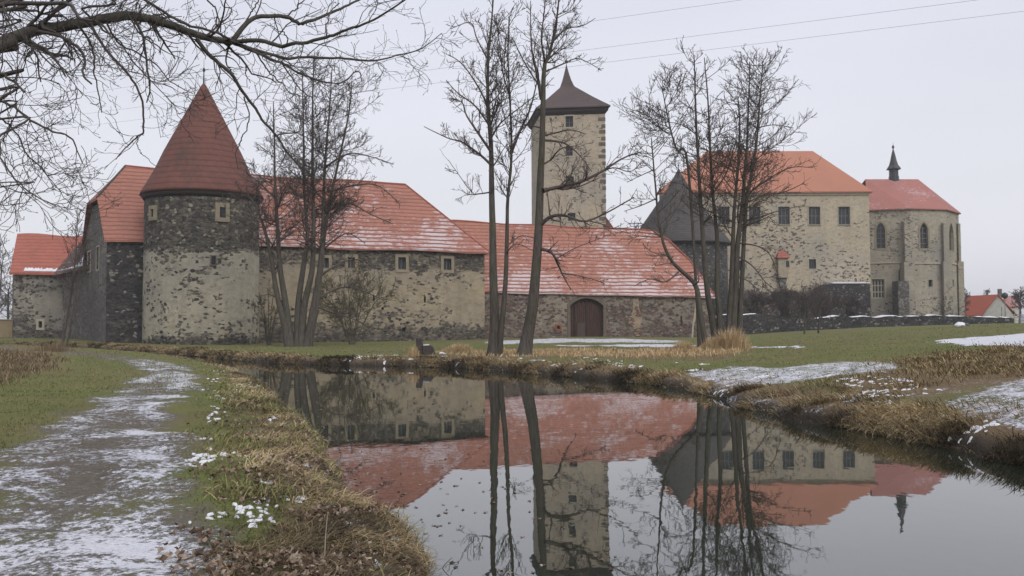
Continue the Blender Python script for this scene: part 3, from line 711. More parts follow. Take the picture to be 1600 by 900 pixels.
def round_tower():
    c = at(315, 525, 100.5)[:2]; rb = 5.76
    p = thing('round_tower', 'round rubble corner tower with a tall brown tiled conical roof and iron finial', 'tower', (c[0], c[1], 0))
    n = 96; zs = [-.6]+[(2+(515-293)*94.7/F+.1)*i/12 for i in range(1, 13)]
    lathe('wall', p, c, [(rb*(1.012-.012*z/17), z) for z in zs], n, M['tower_round'], smooth=True)
    ez = 2+(515-293)*94.7/F
    ks = .93; prof = [(r_*ks*.985, ez+z_*ks*.985) for r_, z_ in ((6.80, -.15), (6.75, .10), (6.05, 1.35), (5.3, 2.75), (4.35, 4.9), (3.3, 7.0), (2.2, 9.15), (1.15, 11.2), (.35, 12.75), (.02, 13.2))]
    lathe('roof', p, c, prof, n, M['roof_cone'], smooth=True)
    lathe('eaves_beam', p, c, [(5.80, ez-.7), (6.15, ez-.15)], n, M['wood_dark'])
    lathe('finial', p, c, [(.10, ez+11.8), (.05, ez+13.2), (.15, ez+13.35), (.15, ez+13.55), (.03, ez+13.7), (.02, ez+14.6)], 8, M['lead'])
    def opening(px, py, w_, h_, trim, label=None, tm='trim'):
        d = ray(px, py); a = d[:2]; q = EYE[:2]-c; aa = a@a; bb = 2*a@q; cc = q@q-rb*rb*1.0
        t = (-bb-math.sqrt(max(bb*bb-4*aa*cc, 0)))/(2*aa); P0 = EYE+d*t; ang = math.atan2(P0[1]-c[1], P0[0]-c[0])
        e = bpy.data.objects.new('window', None); link(e, p); e.location = (P0[0]-c[0], P0[1]-c[1], P0[2])
        if label: e['label'] = label
        nrm = np.array([math.cos(ang), math.sin(ang)]); tg = np.array([-nrm[1], nrm[0]])
        def ring(nm, hw, hh, o0, o1, mat, hole=None):
            def pt(u, z, o_):
                qq = c+nrm*(math.sqrt(max(rb*rb-u*u, 0))+o_)+tg*u; return (qq[0], qq[1], P0[2]+z)
            out = [(-hw, -hh), (-hw, hh), (hw, hh), (hw, -hh)]
            V = []; Fc = []
            rings = [(out, o0), (out, o1)]+([([(-hole[0], -hole[1]), (-hole[0], hole[1]), (hole[0], hole[1]), (hole[0], -hole[1])], o1), ([(-hole[0], -hole[1]), (-hole[0], hole[1]), (hole[0], hole[1]), (hole[0], -hole[1])], o0)] if hole else [])
            for r_, o_ in rings: V += [pt(u, z, o_) for u, z in r_]
            for r_ in range(len(rings)-1):
                for i in range(4): j = (i+1) % 4; Fc.append((r_*4+i, r_*4+j, (r_+1)*4+j, (r_+1)*4+i))
            if not hole: Fc.append((4, 5, 6, 7))
            mesh(nm, V, Fc, mat, e)
        ring('pane', w_/2, h_/2, -.1, .04, M['glass'])
        if trim: ring('surround', w_/2+trim, h_/2+trim, -.1, .22, M[tm], hole=(w_/2, h_/2))
    opening(347, 332, .62, 1.05, .42, 'dark window in a wide ochre surround')
    opening(240, 333, .5, .8, .35); opening(333, 407, .42, .85, .1, tm='quoin')
    for px, py in ((308, 409), (309, 435), (300, 453), (339, 466), (379, 408)): opening(px, py, .28, .3, .0)
round_tower()

# ------------------------------------------------------------------ gate building
def gate_house():
    A = at(752, 452, 114.5); Bp = at(1112, 461, 121.5)
    p = thing('gate_house', 'low wide gate building with an arched wooden door and snow-streaked orange roof', 'gatehouse', ((A[0]+Bp[0])/2, (A[1]+Bp[1])/2, 0))
    w_ = Wall('wall', p, A, Bp, -.5, A[2], Bp[2], M['masonry_red'])
    w_.open(891, 466, 942.5, 526, 'segment', name='gate', planks=True, depth=.55, trim=.38, tmat=flat_mat('rubble_arch', (.17, .14, .105), (.10, .085, .07), 3, bump=.5))
    w_.open(870, 509, 875, 514, name='slit', trim=.18, tmat=flat_mat('brick_surround', (.30, .12, .07), None, 4), depth=.3)
    w_.open(1063, 494, 1066, 510, name='slit', depth=.2, glass=flat_mat('rust', (.18, .08, .05)))
    w_.build()
    # board lines, wicket and hinges of the gate
    gate = [o for o in C.objects if o.name.startswith('gate') and o.type == 'EMPTY' and o.parent is p][0]
    a, b, c_, d, kind, k = w_.ops[0]; hs, arc = arc_points('segment', a, b, c_, d)
    V = []; Fc = []
    def bx(u0_, u1_, z0, z1, o0, o1):
        i = len(V); V.extend([w_.P(u0_, z0, o0), w_.P(u1_, z0, o0), w_.P(u1_, z0, o1), w_.P(u0_, z0, o1), w_.P(u0_, z1, o0), w_.P(u1_, z1, o0), w_.P(u1_, z1, o1), w_.P(u0_, z1, o1)])
        Fc.extend([(i, i+3, i+2, i+1), (i+4, i+5, i+6, i+7), (i, i+1, i+5, i+4), (i+1, i+2, i+6, i+5), (i+2, i+3, i+7, i+6), (i+3, i, i+4, i+7)])
    nb = 16
    def ztop(u):
        return np.interp(u, [q[0] for q in arc], [q[1] for q in arc])
    for i in range(nb):
        u0_ = a+(b-a)*i/nb+.02; u1_ = a+(b-a)*(i+1)/nb-.02
        bx(u0_, u1_, c_+.02, min(ztop(u0_), ztop(u1_))-.03, -.53, -.49-.02*(i % 3 == 0))
    mesh('boards', V, Fc, M['gate_wood'], gate)
    V = []; Fc = []
    bx(a+(b-a)*.155, a+(b-a)*.18, c_, ztop(a+(b-a)*.16)-.05, -.49, -.40); bx(a+(b-a)*.50, a+(b-a)*.535, c_, d-.06, -.49, -.42)
    mesh('frame', V, Fc, M['wood_dark'], gate)
    V = []; Fc = []; bx(a+(b-a)*.24, a+(b-a)*.49, c_+.02, c_+(d-c_)*.36, -.49, -.43); mesh('wicket_door', V, Fc, flat_mat('grey_boards', (.085, .066, .055), (.06, .045, .04), 4, stretch=(2, 2, .2)), gate)
    V = []; Fc = []; bx(a-.3, b+.3, c_-.30, c_-.01, -.5, .5); mesh('threshold', V, Fc, M['masonry_grey'], gate)
    # buttress-like worn patch and roof
    eA = np.array([A[0]-.9, A[1]-.45, A[2]-.2]); eB = np.array([Bp[0]+.4, Bp[1]-.35, Bp[2]-.2]); n = np.array([A[1]-Bp[1], Bp[0]-A[0]]); n = n/np.hypot(*n)
    rl = at(690, 344, 121); rr_ = at(1020, 359.5, 128.5)
    hip = [at(1045, 375, 127.2), at(1077, 406, 125.3), at(1100, 438, 123.0)]
    N = 14; ev = [tuple(lerp(eA, eB, i/N)+[0, 0, .05*math.sin(i*1.7)]) for i in range(N+1)]; rd = [tuple(lerp(rl, rr_, i/N)+[0, 0, .08*math.sin(i*1.2)-.10*math.sin(math.pi*i/N)]) for i in range(N+1)]; k = N+1
    bl = np.array([A[0]-.9+n[0]*14, A[1]+n[1]*14, A[2]]); br = np.array([Bp[0]+n[0]*14+.4, Bp[1]+n[1]*14, Bp[2]])
    V = ev+rd+[tuple(h) for h in hip]+[tuple(bl), tuple(br)]; hb = 2*k
    Fc = [(i, i+1, k+i+1, k+i) for i in range(N-1)]+[(N-1, N, hb+2, hb+1, hb, k+N, k+N-1), tuple([hb+3]+[k+i for i in range(N+1)]+[hb+4]), (N, hb+4, k+N, hb, hb+1, hb+2)]
    roof('roof', p, V, Fc, M['roof_gate'], .2)
    tube_ridge('ridge_tiles', p, rd+[tuple(h) for h in hip]+[ev[-1]], .12, M['roof_low'])
    bA = (A[0]+n[0]*13.5, A[1]+n[1]*13.5); bB = (Bp[0]+n[0]*13.5, Bp[1]+n[1]*13.5)
    Wall('wall', p, Bp, bB, -.5, Bp[2], Bp[2], M['masonry_red']).build(); Wall('wall', p, bB, bA, -.5, Bp[2], A[2], M['masonry_red']).build(); Wall('wall', p, bA, A, -.5, A[2], A[2], M['masonry_red']).build()
    # two worn plaster streaks on the face
    def patch(pts, nm):
        w_.slab(nm, [w_.px(*q) for q in pts], -.02, .05, wall_mat('worn_plaster', 8, [(0, .3), (8, .25)], (.40, .28, .18), (.36, .30, .22), (.14, .08, .06), (.2, .13, .1), amp=.7, seed=13, scale=2.6), p)
    patch([(989, 468), (997, 466), (999, 483), (1004, 497), (1001, 506), (1003, 524), (992, 526), (990, 511), (982, 507), (982, 497), (988, 488)], 'worn_plaster')
    w_.slab('plaster_streak', [w_.px(*q) for q in ((1086, 466), (1089, 466), (1088, 490), (1084, 510), (1083, 528), (1080, 528), (1082, 505), (1085, 488))], -.02, .04, M['trim_pale'], p)
gate_house()

# ------------------------------------------------------------------ square tower
def square_tower():
    NL = at(843, 172, 168.5); NR = at(945.5, 172, 167); FL = at(830, 190, 180.5)
    FR = NR[:2]+FL[:2]-NL[:2]; ctr = (NL[:2]+NR[:2]+FL[:2]+FR)/4; zt = 2+(512-166)*167/F
    p = thing('square_tower', 'tall square plastered tower with a dark flared pyramid roof and pointed spirelet', 'tower', (ctr[0], ctr[1], 0))
    w_ = Wall('wall', p, NL, NR, 0, zt, zt, M['tower'], depth=.6)
    for (x, y, a, b) in ((889.5, 190, 12, 17), (889.5, 236, 11, 15), (890, 283, 13, 15), (893, 339, 12, 12)):
        w_.open(x-a/2, y-b/2, x+a/2, y+b/2, bars=(2, 2), bw=.09, trim=.25, tmat=M['trim_pale'])
    for x in (861, 874): w_.open(x-1, 265, x+1, 268, name='putlog_hole')
    w_.build()
    Wall('wall', p, FL, NL, 0, zt, zt, M['tower']).build(); Wall('wall', p, NR, FR, 0, zt, zt, M['tower']).build(); Wall('wall', p, FR, FL, 0, zt, zt, M['tower']).build()
    # quoins up both visible corners: one part each side
    for (u_at, wl) in (('r', w_), ('l', w_)):
        V = []; Fc = []; z = 12
        i = 0
        while z < zt-1.5:
            L_ = (1.15, .65)[i % 2]*(.85+.3*random.random()); h_ = .62
            u0_, u1_ = (w_.L-L_, w_.L+.03) if u_at == 'r' else (-.03, L_)
            if random.random() > .12 and u_at == 'r' or (u_at == 'l' and random.random() > .6):
                V = []; Fc = []; j = 0
                V += [w_.P(u0_, z, .05), w_.P(u1_, z, .05), w_.P(u1_, z+h_, .05), w_.P(u0_, z+h_, .05), w_.P(u0_, z, -.1), w_.P(u1_, z, -.5 if u_at == 'r' else -.1), w_.P(u1_, z+h_, -.5 if u_at == 'r' else -.1), w_.P(u0_, z+h_, -.1)]
                Fc += [(j, j+1, j+2, j+3), (j, j+4, j+5, j+1), (j+1, j+5, j+6, j+2), (j+2, j+6, j+7, j+3), (j+3, j+7, j+4, j)]
                mesh('quoin', V, Fc, M['quoin'], p)
            z += h_+.35+.25*(i % 2); i += 1
    cor = [NL[:2], NR[:2], FR, FL[:2]]
    def ring(s, z): return [tuple(ctr+(c_-ctr)*s)+(z,) for c_ in cor]
    # dark timber band under the eaves
    V = ring(1.003, zt-1.0)+ring(1.08, zt-.45)+ring(1.08, zt+.35); Fc = [(i+4*r_, (i+1) % 4+4*r_, (i+1) % 4+4*r_+4, i+4*r_+4) for r_ in range(2) for i in range(4)]+[(3, 2, 1, 0)]
    mesh('timber_band', V, Fc, M['wood_dark'], p)
    ez = zt+.15
    lev = [(1.14, ez), (1.13, ez+.2), (.92, ez+1.25), (.67, ez+2.55), (.43, ez+3.9), (.24, ez+4.95), (.17, ez+5.5)]
    V = []; Fc = []
    for s, z in lev: V += ring(s, z)
    for r_ in range(len(lev)-1): Fc += [(i+4*r_, (i+1) % 4+4*r_, (i+1) % 4+4*r_+4, i+4*r_+4) for i in range(4)]
    Fc.append((3, 2, 1, 0)); mesh('roof', V, Fc, M['roof_tower'], p)
    sp = [(.21, ez+5.1), (.19, ez+5.4), (.125, ez+6.5), (.075, ez+7.6), (.03, ez+8.8), (.006, ez+9.6)]
    V = []; Fc = []
    for s, z in sp: V += ring(s, z)
    for r_ in range(len(sp)-1): Fc += [(i+4*r_, (i+1) % 4+4*r_, (i+1) % 4+4*r_+4, i+4*r_+4) for i in range(4)]
    mesh('spirelet', V, Fc, M['roof_tower'], p)
    lathe('finial', p, ctr, [(.07, ez+9.2), (.05, ez+9.7), (.28, ez+9.9), (.28, ez+10.15), (.05, ez+10.4), (.03, ez+11.4)], 8, M['lead'])
square_tower()
def tower_annex():
    a = at(940, 372, 171); p = thing('tower_annex', 'small steep dark red roofed annex at the foot of the square tower', 'building', (a[0], a[1], 0))
    z0 = a[2]; l = at(925, 374, 172); r_ = at(972, 374, 172); tp = at(942, 332, 176); tl = at(930, 332, 176)
    roof('roof', p, [tuple(l), tuple(r_), tuple(tp), tuple(tl), (r_[0], 181, r_[2]), (l[0], 181, l[2])], [(0, 1, 2, 3), (1, 4, 2), (4, 5, 3, 2)], M['roof_cone'], .2)
    V = []; Fc = []; box_faces(V, Fc, [(l[0]+.3, 172.3, 0), (r_[0]-.3, 172.3, 0), (r_[0]-.3, 180.5, 0), (l[0]+.3, 180.5, 0), (l[0]+.3, 172.3, z0), (r_[0]-.3, 172.3, z0), (r_[0]-.3, 180.5, z0), (l[0]+.3, 180.5, z0)])
    mesh('wall', V, Fc, M['masonry_grey'], p)
tower_annex()

# ------------------------------------------------------------------ grey shingled bastion
def bastion():
    apex = at(1060, 264, 181); c = apex[:2]; ez = at(1060, 377, 173)[2]
    p = thing('shingled_bastion', 'squat dark stone bastion under a steep grey shingled conical roof', 'bastion', (c[0], c[1], 0))
    lathe('wall', p, c, [(9.0, -.5), (8.9, ez/2), (8.85, ez+.2)], 64, M['masonry_dark'])
    lathe('roof', p, c, [(9.75, ez-.1), (9.7, ez+.15), (8.3, ez+2.0), (6.2, ez+4.9), (4.1, ez+7.9), (2.0, ez+11), (.04, apex[2])], 64, M['shingle'])
    lathe('finial', p, c, [(.08, apex[2]-.3), (.06, apex[2]+.5), (.2, apex[2]+.7), (.03, apex[2]+.95), (.02, apex[2]+1.5)], 8, M['lead'])
bastion()

# ------------------------------------------------------------------ palace
def palace():
    A = at(1030, 300, 188); B = at(1357.5, 300, 188)
    p = thing('palace_block', 'large cream plastered palace with five upper windows and a smooth orange hipped roof', 'palace', ((A[0]+B[0])/2, 188, 0))
    w_ = Wall('wall', p, A, B, 0, A[2], B[2], M['palace'], depth=.5)
    for x in (1131, 1179, 1225, 1272.5, 1319):
        w_.open(x-9, 323, x+9, 351, bars=(3, 2), bw=.16, trim=.22, tmat=M['trim_pale'], sill=True, name='window')
    w_.open(1264, 405, 1275, 420, bars=(2, 1), trim=.2, tmat=M['trim_pale']); w_.open(1154, 407, 1164, 423, bars=(2, 1), trim=.2, tmat=M['trim_pale']); w_.open(1151, 450, 1158, 463, trim=.15)
    w_.open(1273, 449, 1281, 462, trim=.5, tmat=M['trim'], depth=.2, glass=M['quoin'])
    w_.build()
    n = 22.0
    bl, br = (A[0]+7, A[1]+n), (B[0], B[1]+n)
    Wall('wall', p, bl, A, 0, A[2], A[2], M['palace']).build(); Wall('wall', p, B, br, 0, A[2], A[2], M['palace']).build(); Wall('wall', p, br, bl, 0, A[2], A[2], M['palace']).build()
    rl = at(1105, 236, 198.5); rr_ = at(1270, 236, 198.5); ez = A[2]-.1
    V = [(A[0]-.5, A[1]-.55, ez), (B[0]+.6, B[1]-.55, ez), tuple(rr_), tuple(rl), (B[0]+.6, br[1]+.5, ez), (bl[0]-.5, br[1]+.5, ez)]
    roof('roof', p, V, [(0, 1, 2, 3), (1, 4, 2), (4, 5, 3, 2), (5, 0, 3)], M['roof_palace'], .25)
    w_.slab('cornice', [(0, A[2]-.75), (0, A[2]-.36), (w_.L, A[2]-.36), (w_.L, A[2]-.75)], .002, .25, M['trim_pale'], p)
    # oriel box with its little roof
    e = bpy.data.objects.new('oriel', None); link(e, p); q = w_.px(1221, 432); P0 = w_.P(q[0], q[1]); e.location = [P0[i]-p.location[i] for i in range(3)]
    z0, z1 = w_.px(1221, 434)[1], w_.px(1221, 403)[1]; u0_, u1_ = w_.px(1214, 415)[0], w_.px(1229, 415)[0]
    w_.slab('oriel_wall', [(u0_, z0), (u0_, z1), (u1_, z1), (u1_, z0)], .002, 1.0, flat_mat('oriel_plaster', (.40, .34, .25), (.28, .24, .18), 1.5), e)
    w_.slab('pane', [(w_.px(1219, 0)[0], w_.px(1221, 418)[1]), (w_.px(1219, 0)[0], w_.px(1221, 408)[1]), (w_.px(1224, 0)[0], w_.px(1221, 408)[1]), (w_.px(1224, 0)[0], w_.px(1221, 418)[1])], 1.0, 1.03, M['glass'], e)
    zr = w_.px(1221, 392)[1]
    roof('roof', e, [w_.P(u0_-.3, z1, 1.35), w_.P(u1_+.3, z1, 1.35), w_.P(u1_-.35, zr, .02), w_.P(u0_+.35, zr, .02), w_.P(u0_-.3, z1, .0), w_.P(u1_+.3, z1, .0)], [(0, 1, 2, 3), (4, 0, 3), (1, 5, 2)], M['roof_low'], .12)
    w_.slab('corbel', [(u0_+.5, w_.px(1221, 450)[1]), (u0_+.1, z0), (u1_-.1, z0), (u1_-.5, w_.px(1221, 450)[1])], .002, .6, M['masonry_grey'], e)
    # rough dark plinth masonry
palace()
def plinth():
    c1 = at(1292, 443, 183.5); c2 = at(1359, 443, 183.5)
    p = thing('stone_bulwark', 'dark rubble bulwark with a snow-topped ledge at the foot of the palace corner', 'wall', ((c1[0]+c2[0])/2, 183.5, 0))
    V = []; z1 = c1[2]
    prof = [(1262, 462), (1275, 456), (1292, 444), (1359, 443)]
    top = [at(x, y, 183.5) for x, y in prof]; n = len(top)
    for dy in (0, 4.4):
        V += [(q[0], 183.5+dy, 0) for q in top]+[(q[0], 183.5+dy, q[2]) for q in top]
    Fc = []
    for i in range(n-1):
        Fc += [(i, i+1, n+i+1, n+i), (n+i, n+i+1, 3*n+i+1, 3*n+i)]
    Fc += [(0, n, 3*n, 2*n), (n-1, 3*n-1, 4*n-1, 2*n-1)]
    mesh('wall', V, Fc, M['masonry_dark'], p)
    V = []; Fc = []; box_faces(V, Fc, [(c1[0]+1, 183.4, z1), (c2[0], 183.4, z1), (c2[0], 187.8, z1), (c1[0]+1, 187.8, z1), (c1[0]+1, 183.4, z1+.22), (c2[0], 183.4, z1+.2), (c2[0], 187.8, z1+.5), (c1[0]+1, 187.8, z1+.5)])
    mesh('snow_cap', V, Fc, M['snow'], p)
plinth()

# ------------------------------------------------------------------ chapel
def chapel():
    pts = [(1358, 199.5), (1421, 197), (1477, 199), (1497.5, 206)]; ez = at(1421, 324.5, 197)[2]
    Q = [at(x, 324, d)[:2] for x, d in pts]; Q.append(np.array([Q[3][0]-.5, 215.])); Q.append(np.array([Q[2][0]-3, 221.])); Q.append(np.array([Q[0][0], 222.]))
    p = thing('chapel', 'weathered plaster chapel with a polygonal apse, gothic windows and a small dark ridge turret', 'chapel', (Q[1][0], Q[1][1], 0))
    opn = {0: [(1369.5, 348, 1383, 388, 'gothic', dict(bars=(2, 5), bw=.12, trim=.38, tmat=M['trim'])), (1362.5, 436, 1382, 466, 'rect', dict(bars=(4, 3), bw=.2, trim=.25, tmat=M['trim_pale'], fmat=M['trim_pale'])), (1404, 419.5, 1415.5, 438, 'arch', dict(planks=True, name='door', depth=.4))],
           1: [(1437.5, 348, 1450, 388, 'gothic', dict(bars=(2, 5), bw=.12, trim=.38, tmat=M['trim'])), (1450.5, 437, 1457, 448, 'rect', dict(trim=.1, tmat=M['trim_pale']))],
           2: [(1483, 349, 1489.5, 391, 'gothic', dict(bars=(2, 5), bw=.1, trim=.2, tmat=M['trim'])), (1487.5, 437, 1491, 448, 'rect', dict())]}
    for i in range(7):
        w_ = Wall('wall', p, Q[i], Q[(i+1) % 7], 0, ez, ez, M['chapel'], depth=.55)
        for (a, b, c, d, kk, kw) in opn.get(i, []): w_.open(a, b, c, d, kk, **kw)
        w_.build()
        if i < 3:
            zc = w_.px(w_.L and pts[i][0]+5, 411)[1]
            w_.slab('string_course', [(0, zc-.16), (0, zc+.16), (w_.L, zc+.16), (w_.L, zc-.16)], .002, .2, M['trim_pale'], p)
    # buttresses
    for (x0, x1, y0, dpt, d) in ((1412, 1423, 343, 1.0, 196.2), (1473, 1481, 345, 1.0, 198.2), (1496, 1499.5, 346, .9, 204.5)):
        a = at(x0, y0, d); b_ = at(x1, y0, d); zt = a[2]; zm = at(x0, 411, d)[2]
        V = []; Fc = []
        for (e_, za, zb) in ((.0, zm+.3, zt-.5), (.35, 0, zm+.3)):
            box_faces(V, Fc, [(a[0]-e_, d-.3-e_, za), (b_[0]+e_, d-.3-e_, za), (b_[0]+e_, d+2.5, za), (a[0]-e_, d+2.5, za), (a[0]-e_, d-.3-e_, zb), (b_[0]+e_, d-.3-e_, zb), (b_[0]+e_, d+2.5, zb+(.5 if e_ == 0 else 0)), (a[0]-e_, d+2.5, zb+(.5 if e_ == 0 else 0))])
        mesh('buttress', V, Fc, M['chapel'], p)
    # ruined stub wall below the door
    g0 = at(1402, 439, 194.5); g1 = at(1419, 439, 194.5)
    boxm('stub_wall', p, ((g0[0]+g1[0])/2, 195.6), g1[0]-g0[0], 3.0, 0, g0[2], M['masonry_grey'])
    rl = at(1352, 280, 209); rr_ = at(1434.5, 280, 208.5); E = []
    cc = np.mean(Q, 0)
    for q in Q:
        v = q-cc; v = v/np.hypot(*v); E.append((q[0]+v[0]*.5, q[1]+v[1]*.5, ez-.12))
    V = E+[tuple(rl), tuple(rr_)]
    roof('roof', p, V, [(0, 1, 2, 8, 7), (2, 3, 8), (3, 4, 8), (4, 5, 8), (5, 6, 7, 8)], M['roof_chapel'], .22)
    # ridge turret
    t = at(1396.5, 280, 208.8); c = t[:2]; s = 208.8/F
    zz = lambda y: 2+(510.2-y)*s
    e = bpy.data.objects.new('ridge_turret', None); link(e, p); e.location = (c[0]-Q[1][0], c[1]-Q[1][1], t[2])
    lathe('turret_body', e, c, [(8.2*s, zz(286)), (8.2*s, zz(275)), (7.4*s, zz(274)), (7.4*s, zz(262))], 6, M['lead'], rot=.3, smooth=False)
    lathe('spire', e, c, [(11.6*s, zz(263.6)), (11.4*s, zz(262.6)), (7.4*s, zz(257)), (5.2*s, zz(250)), (3.3*s, zz(241)), (1.2*s, zz(233)), (.4*s, zz(230))], 6, M['lead'], rot=.3, smooth=False)
    lathe('finial', e, c, [(.4*s, zz(231)), (1.9*s, zz(229.4)), (2.1*s, zz(228)), (1.5*s, zz(226.3)), (.3*s, zz(225)), (.2*s, zz(220))], 8, M['lead'])
chapel()

# ------------------------------------------------------------------ moat wall
def moat_wall():
    tops = [(1113, 492, 123), (1150, 492, 124), (1205, 492.5, 126), (1240, 497, 127), (1290, 496, 129), (1345, 495, 131), (1395, 493.5, 133), (1450, 493, 135), (1500, 494, 137), (1560, 495.5, 140), (1586, 497, 141)]
    P = [at(*t) for t in tops]
    p = thing('moat_wall', 'long dark rubble moat wall with snow along its top below the palace and chapel', 'wall', (P[0][0], P[0][1], 0))
    V = []; Fc = []; N = 90; T = np.linspace(0, len(P)-1, N)
    X = np.interp(T, range(len(P)), [q[0] for q in P]); Y = np.interp(T, range(len(P)), [q[1] for q in P]); Z = np.interp(T, range(len(P)), [q[2] for q in P])
    Z = Z+(fbm(X*.5, Y*.1+4, 3)-.5)*.55
    for i in range(N):
        V += [(X[i], Y[i], -.5), (X[i], Y[i], Z[i]), (X[i], Y[i]+1.1, Z[i]+.03), (X[i], Y[i]+1.1, -.5)]
    for i in range(N-1):
        for j in range(3): a = 4*i+j; Fc.append((a, a+4, a+5, a+1)[::-1] if False else (a, a+4, a+5, a+1))
    Fc += [(0, 1, 2, 3), (4*N-1, 4*N-2, 4*N-3, 4*N-4)]
    mesh('wall', V, Fc, M['masonry_dark'], p)
    for i0, i1 in ((4, 9), (10, 14), (33, 39), (42, 47), (48, 56), (57, 60), (62, 66), (68, 72), (75, 80), (82, 86)):
        V = []; Fc = []
        for i in range(i0, i1+1):
            h_ = .03+.12*random.random() if i0 < i < i1 else .01
            V += [(X[i], Y[i]-.10, Z[i]-.02), (X[i], Y[i]-.05, Z[i]+h_), (X[i], Y[i]+1.0, Z[i]+h_+.06), (X[i], Y[i]+1.12, Z[i])]
        for i in range(i1-i0):
            for j in range(3): a = 4*i+j; Fc.append((a, a+4, a+5, a+1))
        mesh('snow_cap', V, Fc, M['snow'], p)
moat_wall()

# ------------------------------------------------------------------ village beyond, boundary wall
def village():
    apex = at(1558, 460, 250); gl = at(1533, 492, 252); gr = at(1586, 492, 248); ez = gl[2]
    p = thing('village_house', 'white gabled house with an orange tiled roof beyond the moat wall', 'house', (apex[0], 250, 0))
    mesh('gable_wall', [(gl[0]+.5, gl[1], 0), (gr[0]-.5, gr[1], 0), (gr[0]-.5, gr[1], ez), tuple(apex-[0, 0, .1]), (gl[0]+.5, gl[1], ez)], [(0, 1, 2, 3, 4)], M['white_wall'], p)
    dx, dy = at(1510, 460, 262)[0]-apex[0], 12.
    V = [tuple(gl+[0, -.4, 0]), tuple(apex+[0, -.4, 0]), tuple(apex+[dx, dy, 0]), (gl[0]+dx, gl[1]+dy, ez), tuple(gr+[.3, -.4, 0]), (gr[0]+dx, gr[1]+dy, ez)]
    roof('roof', p, V, [(0, 1, 2, 3), (1, 4, 5, 2)], M['roof_house'], .25)
    V = [(gl[0]+.5, gl[1], 0), (gl[0]+dx+.5, gl[1]+dy, 0), (gl[0]+dx+.5, gl[1]+dy, ez), (gl[0]+.5, gl[1], ez), (gr[0]-.5, gr[1], 0), (gr[0]+dx-.5, gr[1]+dy, 0), (gr[0]+dx-.5, gr[1]+dy, ez), (gr[0]-.5, gr[1], ez)]
    mesh('wall', V, [(0, 1, 2, 3), (4, 5, 6, 7), (1, 5, 6, 2)], M['white_wall'], p)
    ch = at(1562, 455, 253); c = boxm('chimney', p, ch[:2], .8, .8, apex[2]-1.5, ch[2]+.6, M['quoin']); 
    boxm('rain_pipe', p, (at(1567, 495, 248)[0], 248.6), .16, .16, 0, ez+2, M['metal'])
    a = at(1568, 480, 290); b_ = at(1594, 478, 288); t = at(1577, 462, 296); t2 = at(1590, 463, 296)
    p = thing('village_cottage', 'pale reddish roofed cottage behind the white gabled house', 'house', (a[0], 290, 0))
    roof('roof', p, [tuple(a+[-.5, 0, 0]), tuple(b_+[.5, 0, 0]), tuple(t2), tuple(t), (b_[0], 304, a[2]), (a[0], 304, a[2])], [(0, 1, 2, 3), (1, 4, 2), (5, 0, 3), (4, 5, 3, 2)], M['roof_pink'], .25)
    V = []; Fc = []; box_faces(V, Fc, [(a[0], 290, 0), (b_[0], 288.6, 0), (b_[0], 303, 0), (a[0], 303, 0), (a[0], 290, a[2]), (b_[0], 288.6, a[2]), (b_[0], 303, a[2]), (a[0], 303, a[2])]); mesh('wall', V, Fc, M['white_wall'], p)
    # street lamp
    b0 = at(1571, 505, 150); tp = at(1571, 466, 150)
    p = thing('street_lamp', 'thin grey street lamp with a dark lantern head beside the white gable', 'lamp', (b0[0], 150, h1(b0[0], 150)))
    lathe('pole', p, b0[:2], [(.08, h1(b0[0], 150)), (.05, tp[2])], 8, M['metal'])
    lathe('lamp_head', p, b0[:2], [(.08, tp[2]-.1), (.42, tp[2]+.15), (.5, tp[2]+.55), (.3, tp[2]+.8), (.05, tp[2]+.9)], 10, M['lead'])
    # mesh fence by the cottage
    p = thing('wire_fence', 'pale post and rail fence at the edge of the meadow right of the moat wall', 'fence', (at(1590, 505, 140)[0], 140, 2.2))
    g = []
    for i in range(7):
        x = at(1585+i*9, 505, 141)[0]; z = h1(x, 141); boxm('post', p, (x, 141), .12, .12, z-.2, z+1.5, M['trim_pale'] if i == 0 else M['metal']); g.append((x, 141, z))
    for dz in (.5, 1.0, 1.4):
        V = []; Fc = []; box_faces(V, Fc, [(g[0][0], 140.98, g[0][2]+dz-.03), (g[-1][0], 140.98, g[-1][2]+dz-.03), (g[-1][0], 141.02, g[-1][2]+dz-.03), (g[0][0], 141.02, g[0][2]+dz-.03), (g[0][0], 140.98, g[0][2]+dz+.03), (g[-1][0], 140.98, g[-1][2]+dz+.03), (g[-1][0], 141.02, g[-1][2]+dz+.03), (g[0][0], 141.02, g[0][2]+dz+.03)])
        mesh('rail', V, Fc, M['metal'], p)
    a = at(-300, 500, 126); b_ = at(23, 500, 124)
    p = thing('boundary_wall', 'low ochre rendered wall at the far left beside the low wing', 'wall', (b_[0], 124, 0))
    w_ = Wall('wall', p, a, b_, 0, a[2], b_[2], M['ochre_wall']); w_.build(); w_.slab('coping', [(0, a[2]), (0, a[2]+.12), (w_.L, b_[2]+.12), (w_.L, b_[2])], -.4, .12, M['trim_pale'], p)
village()

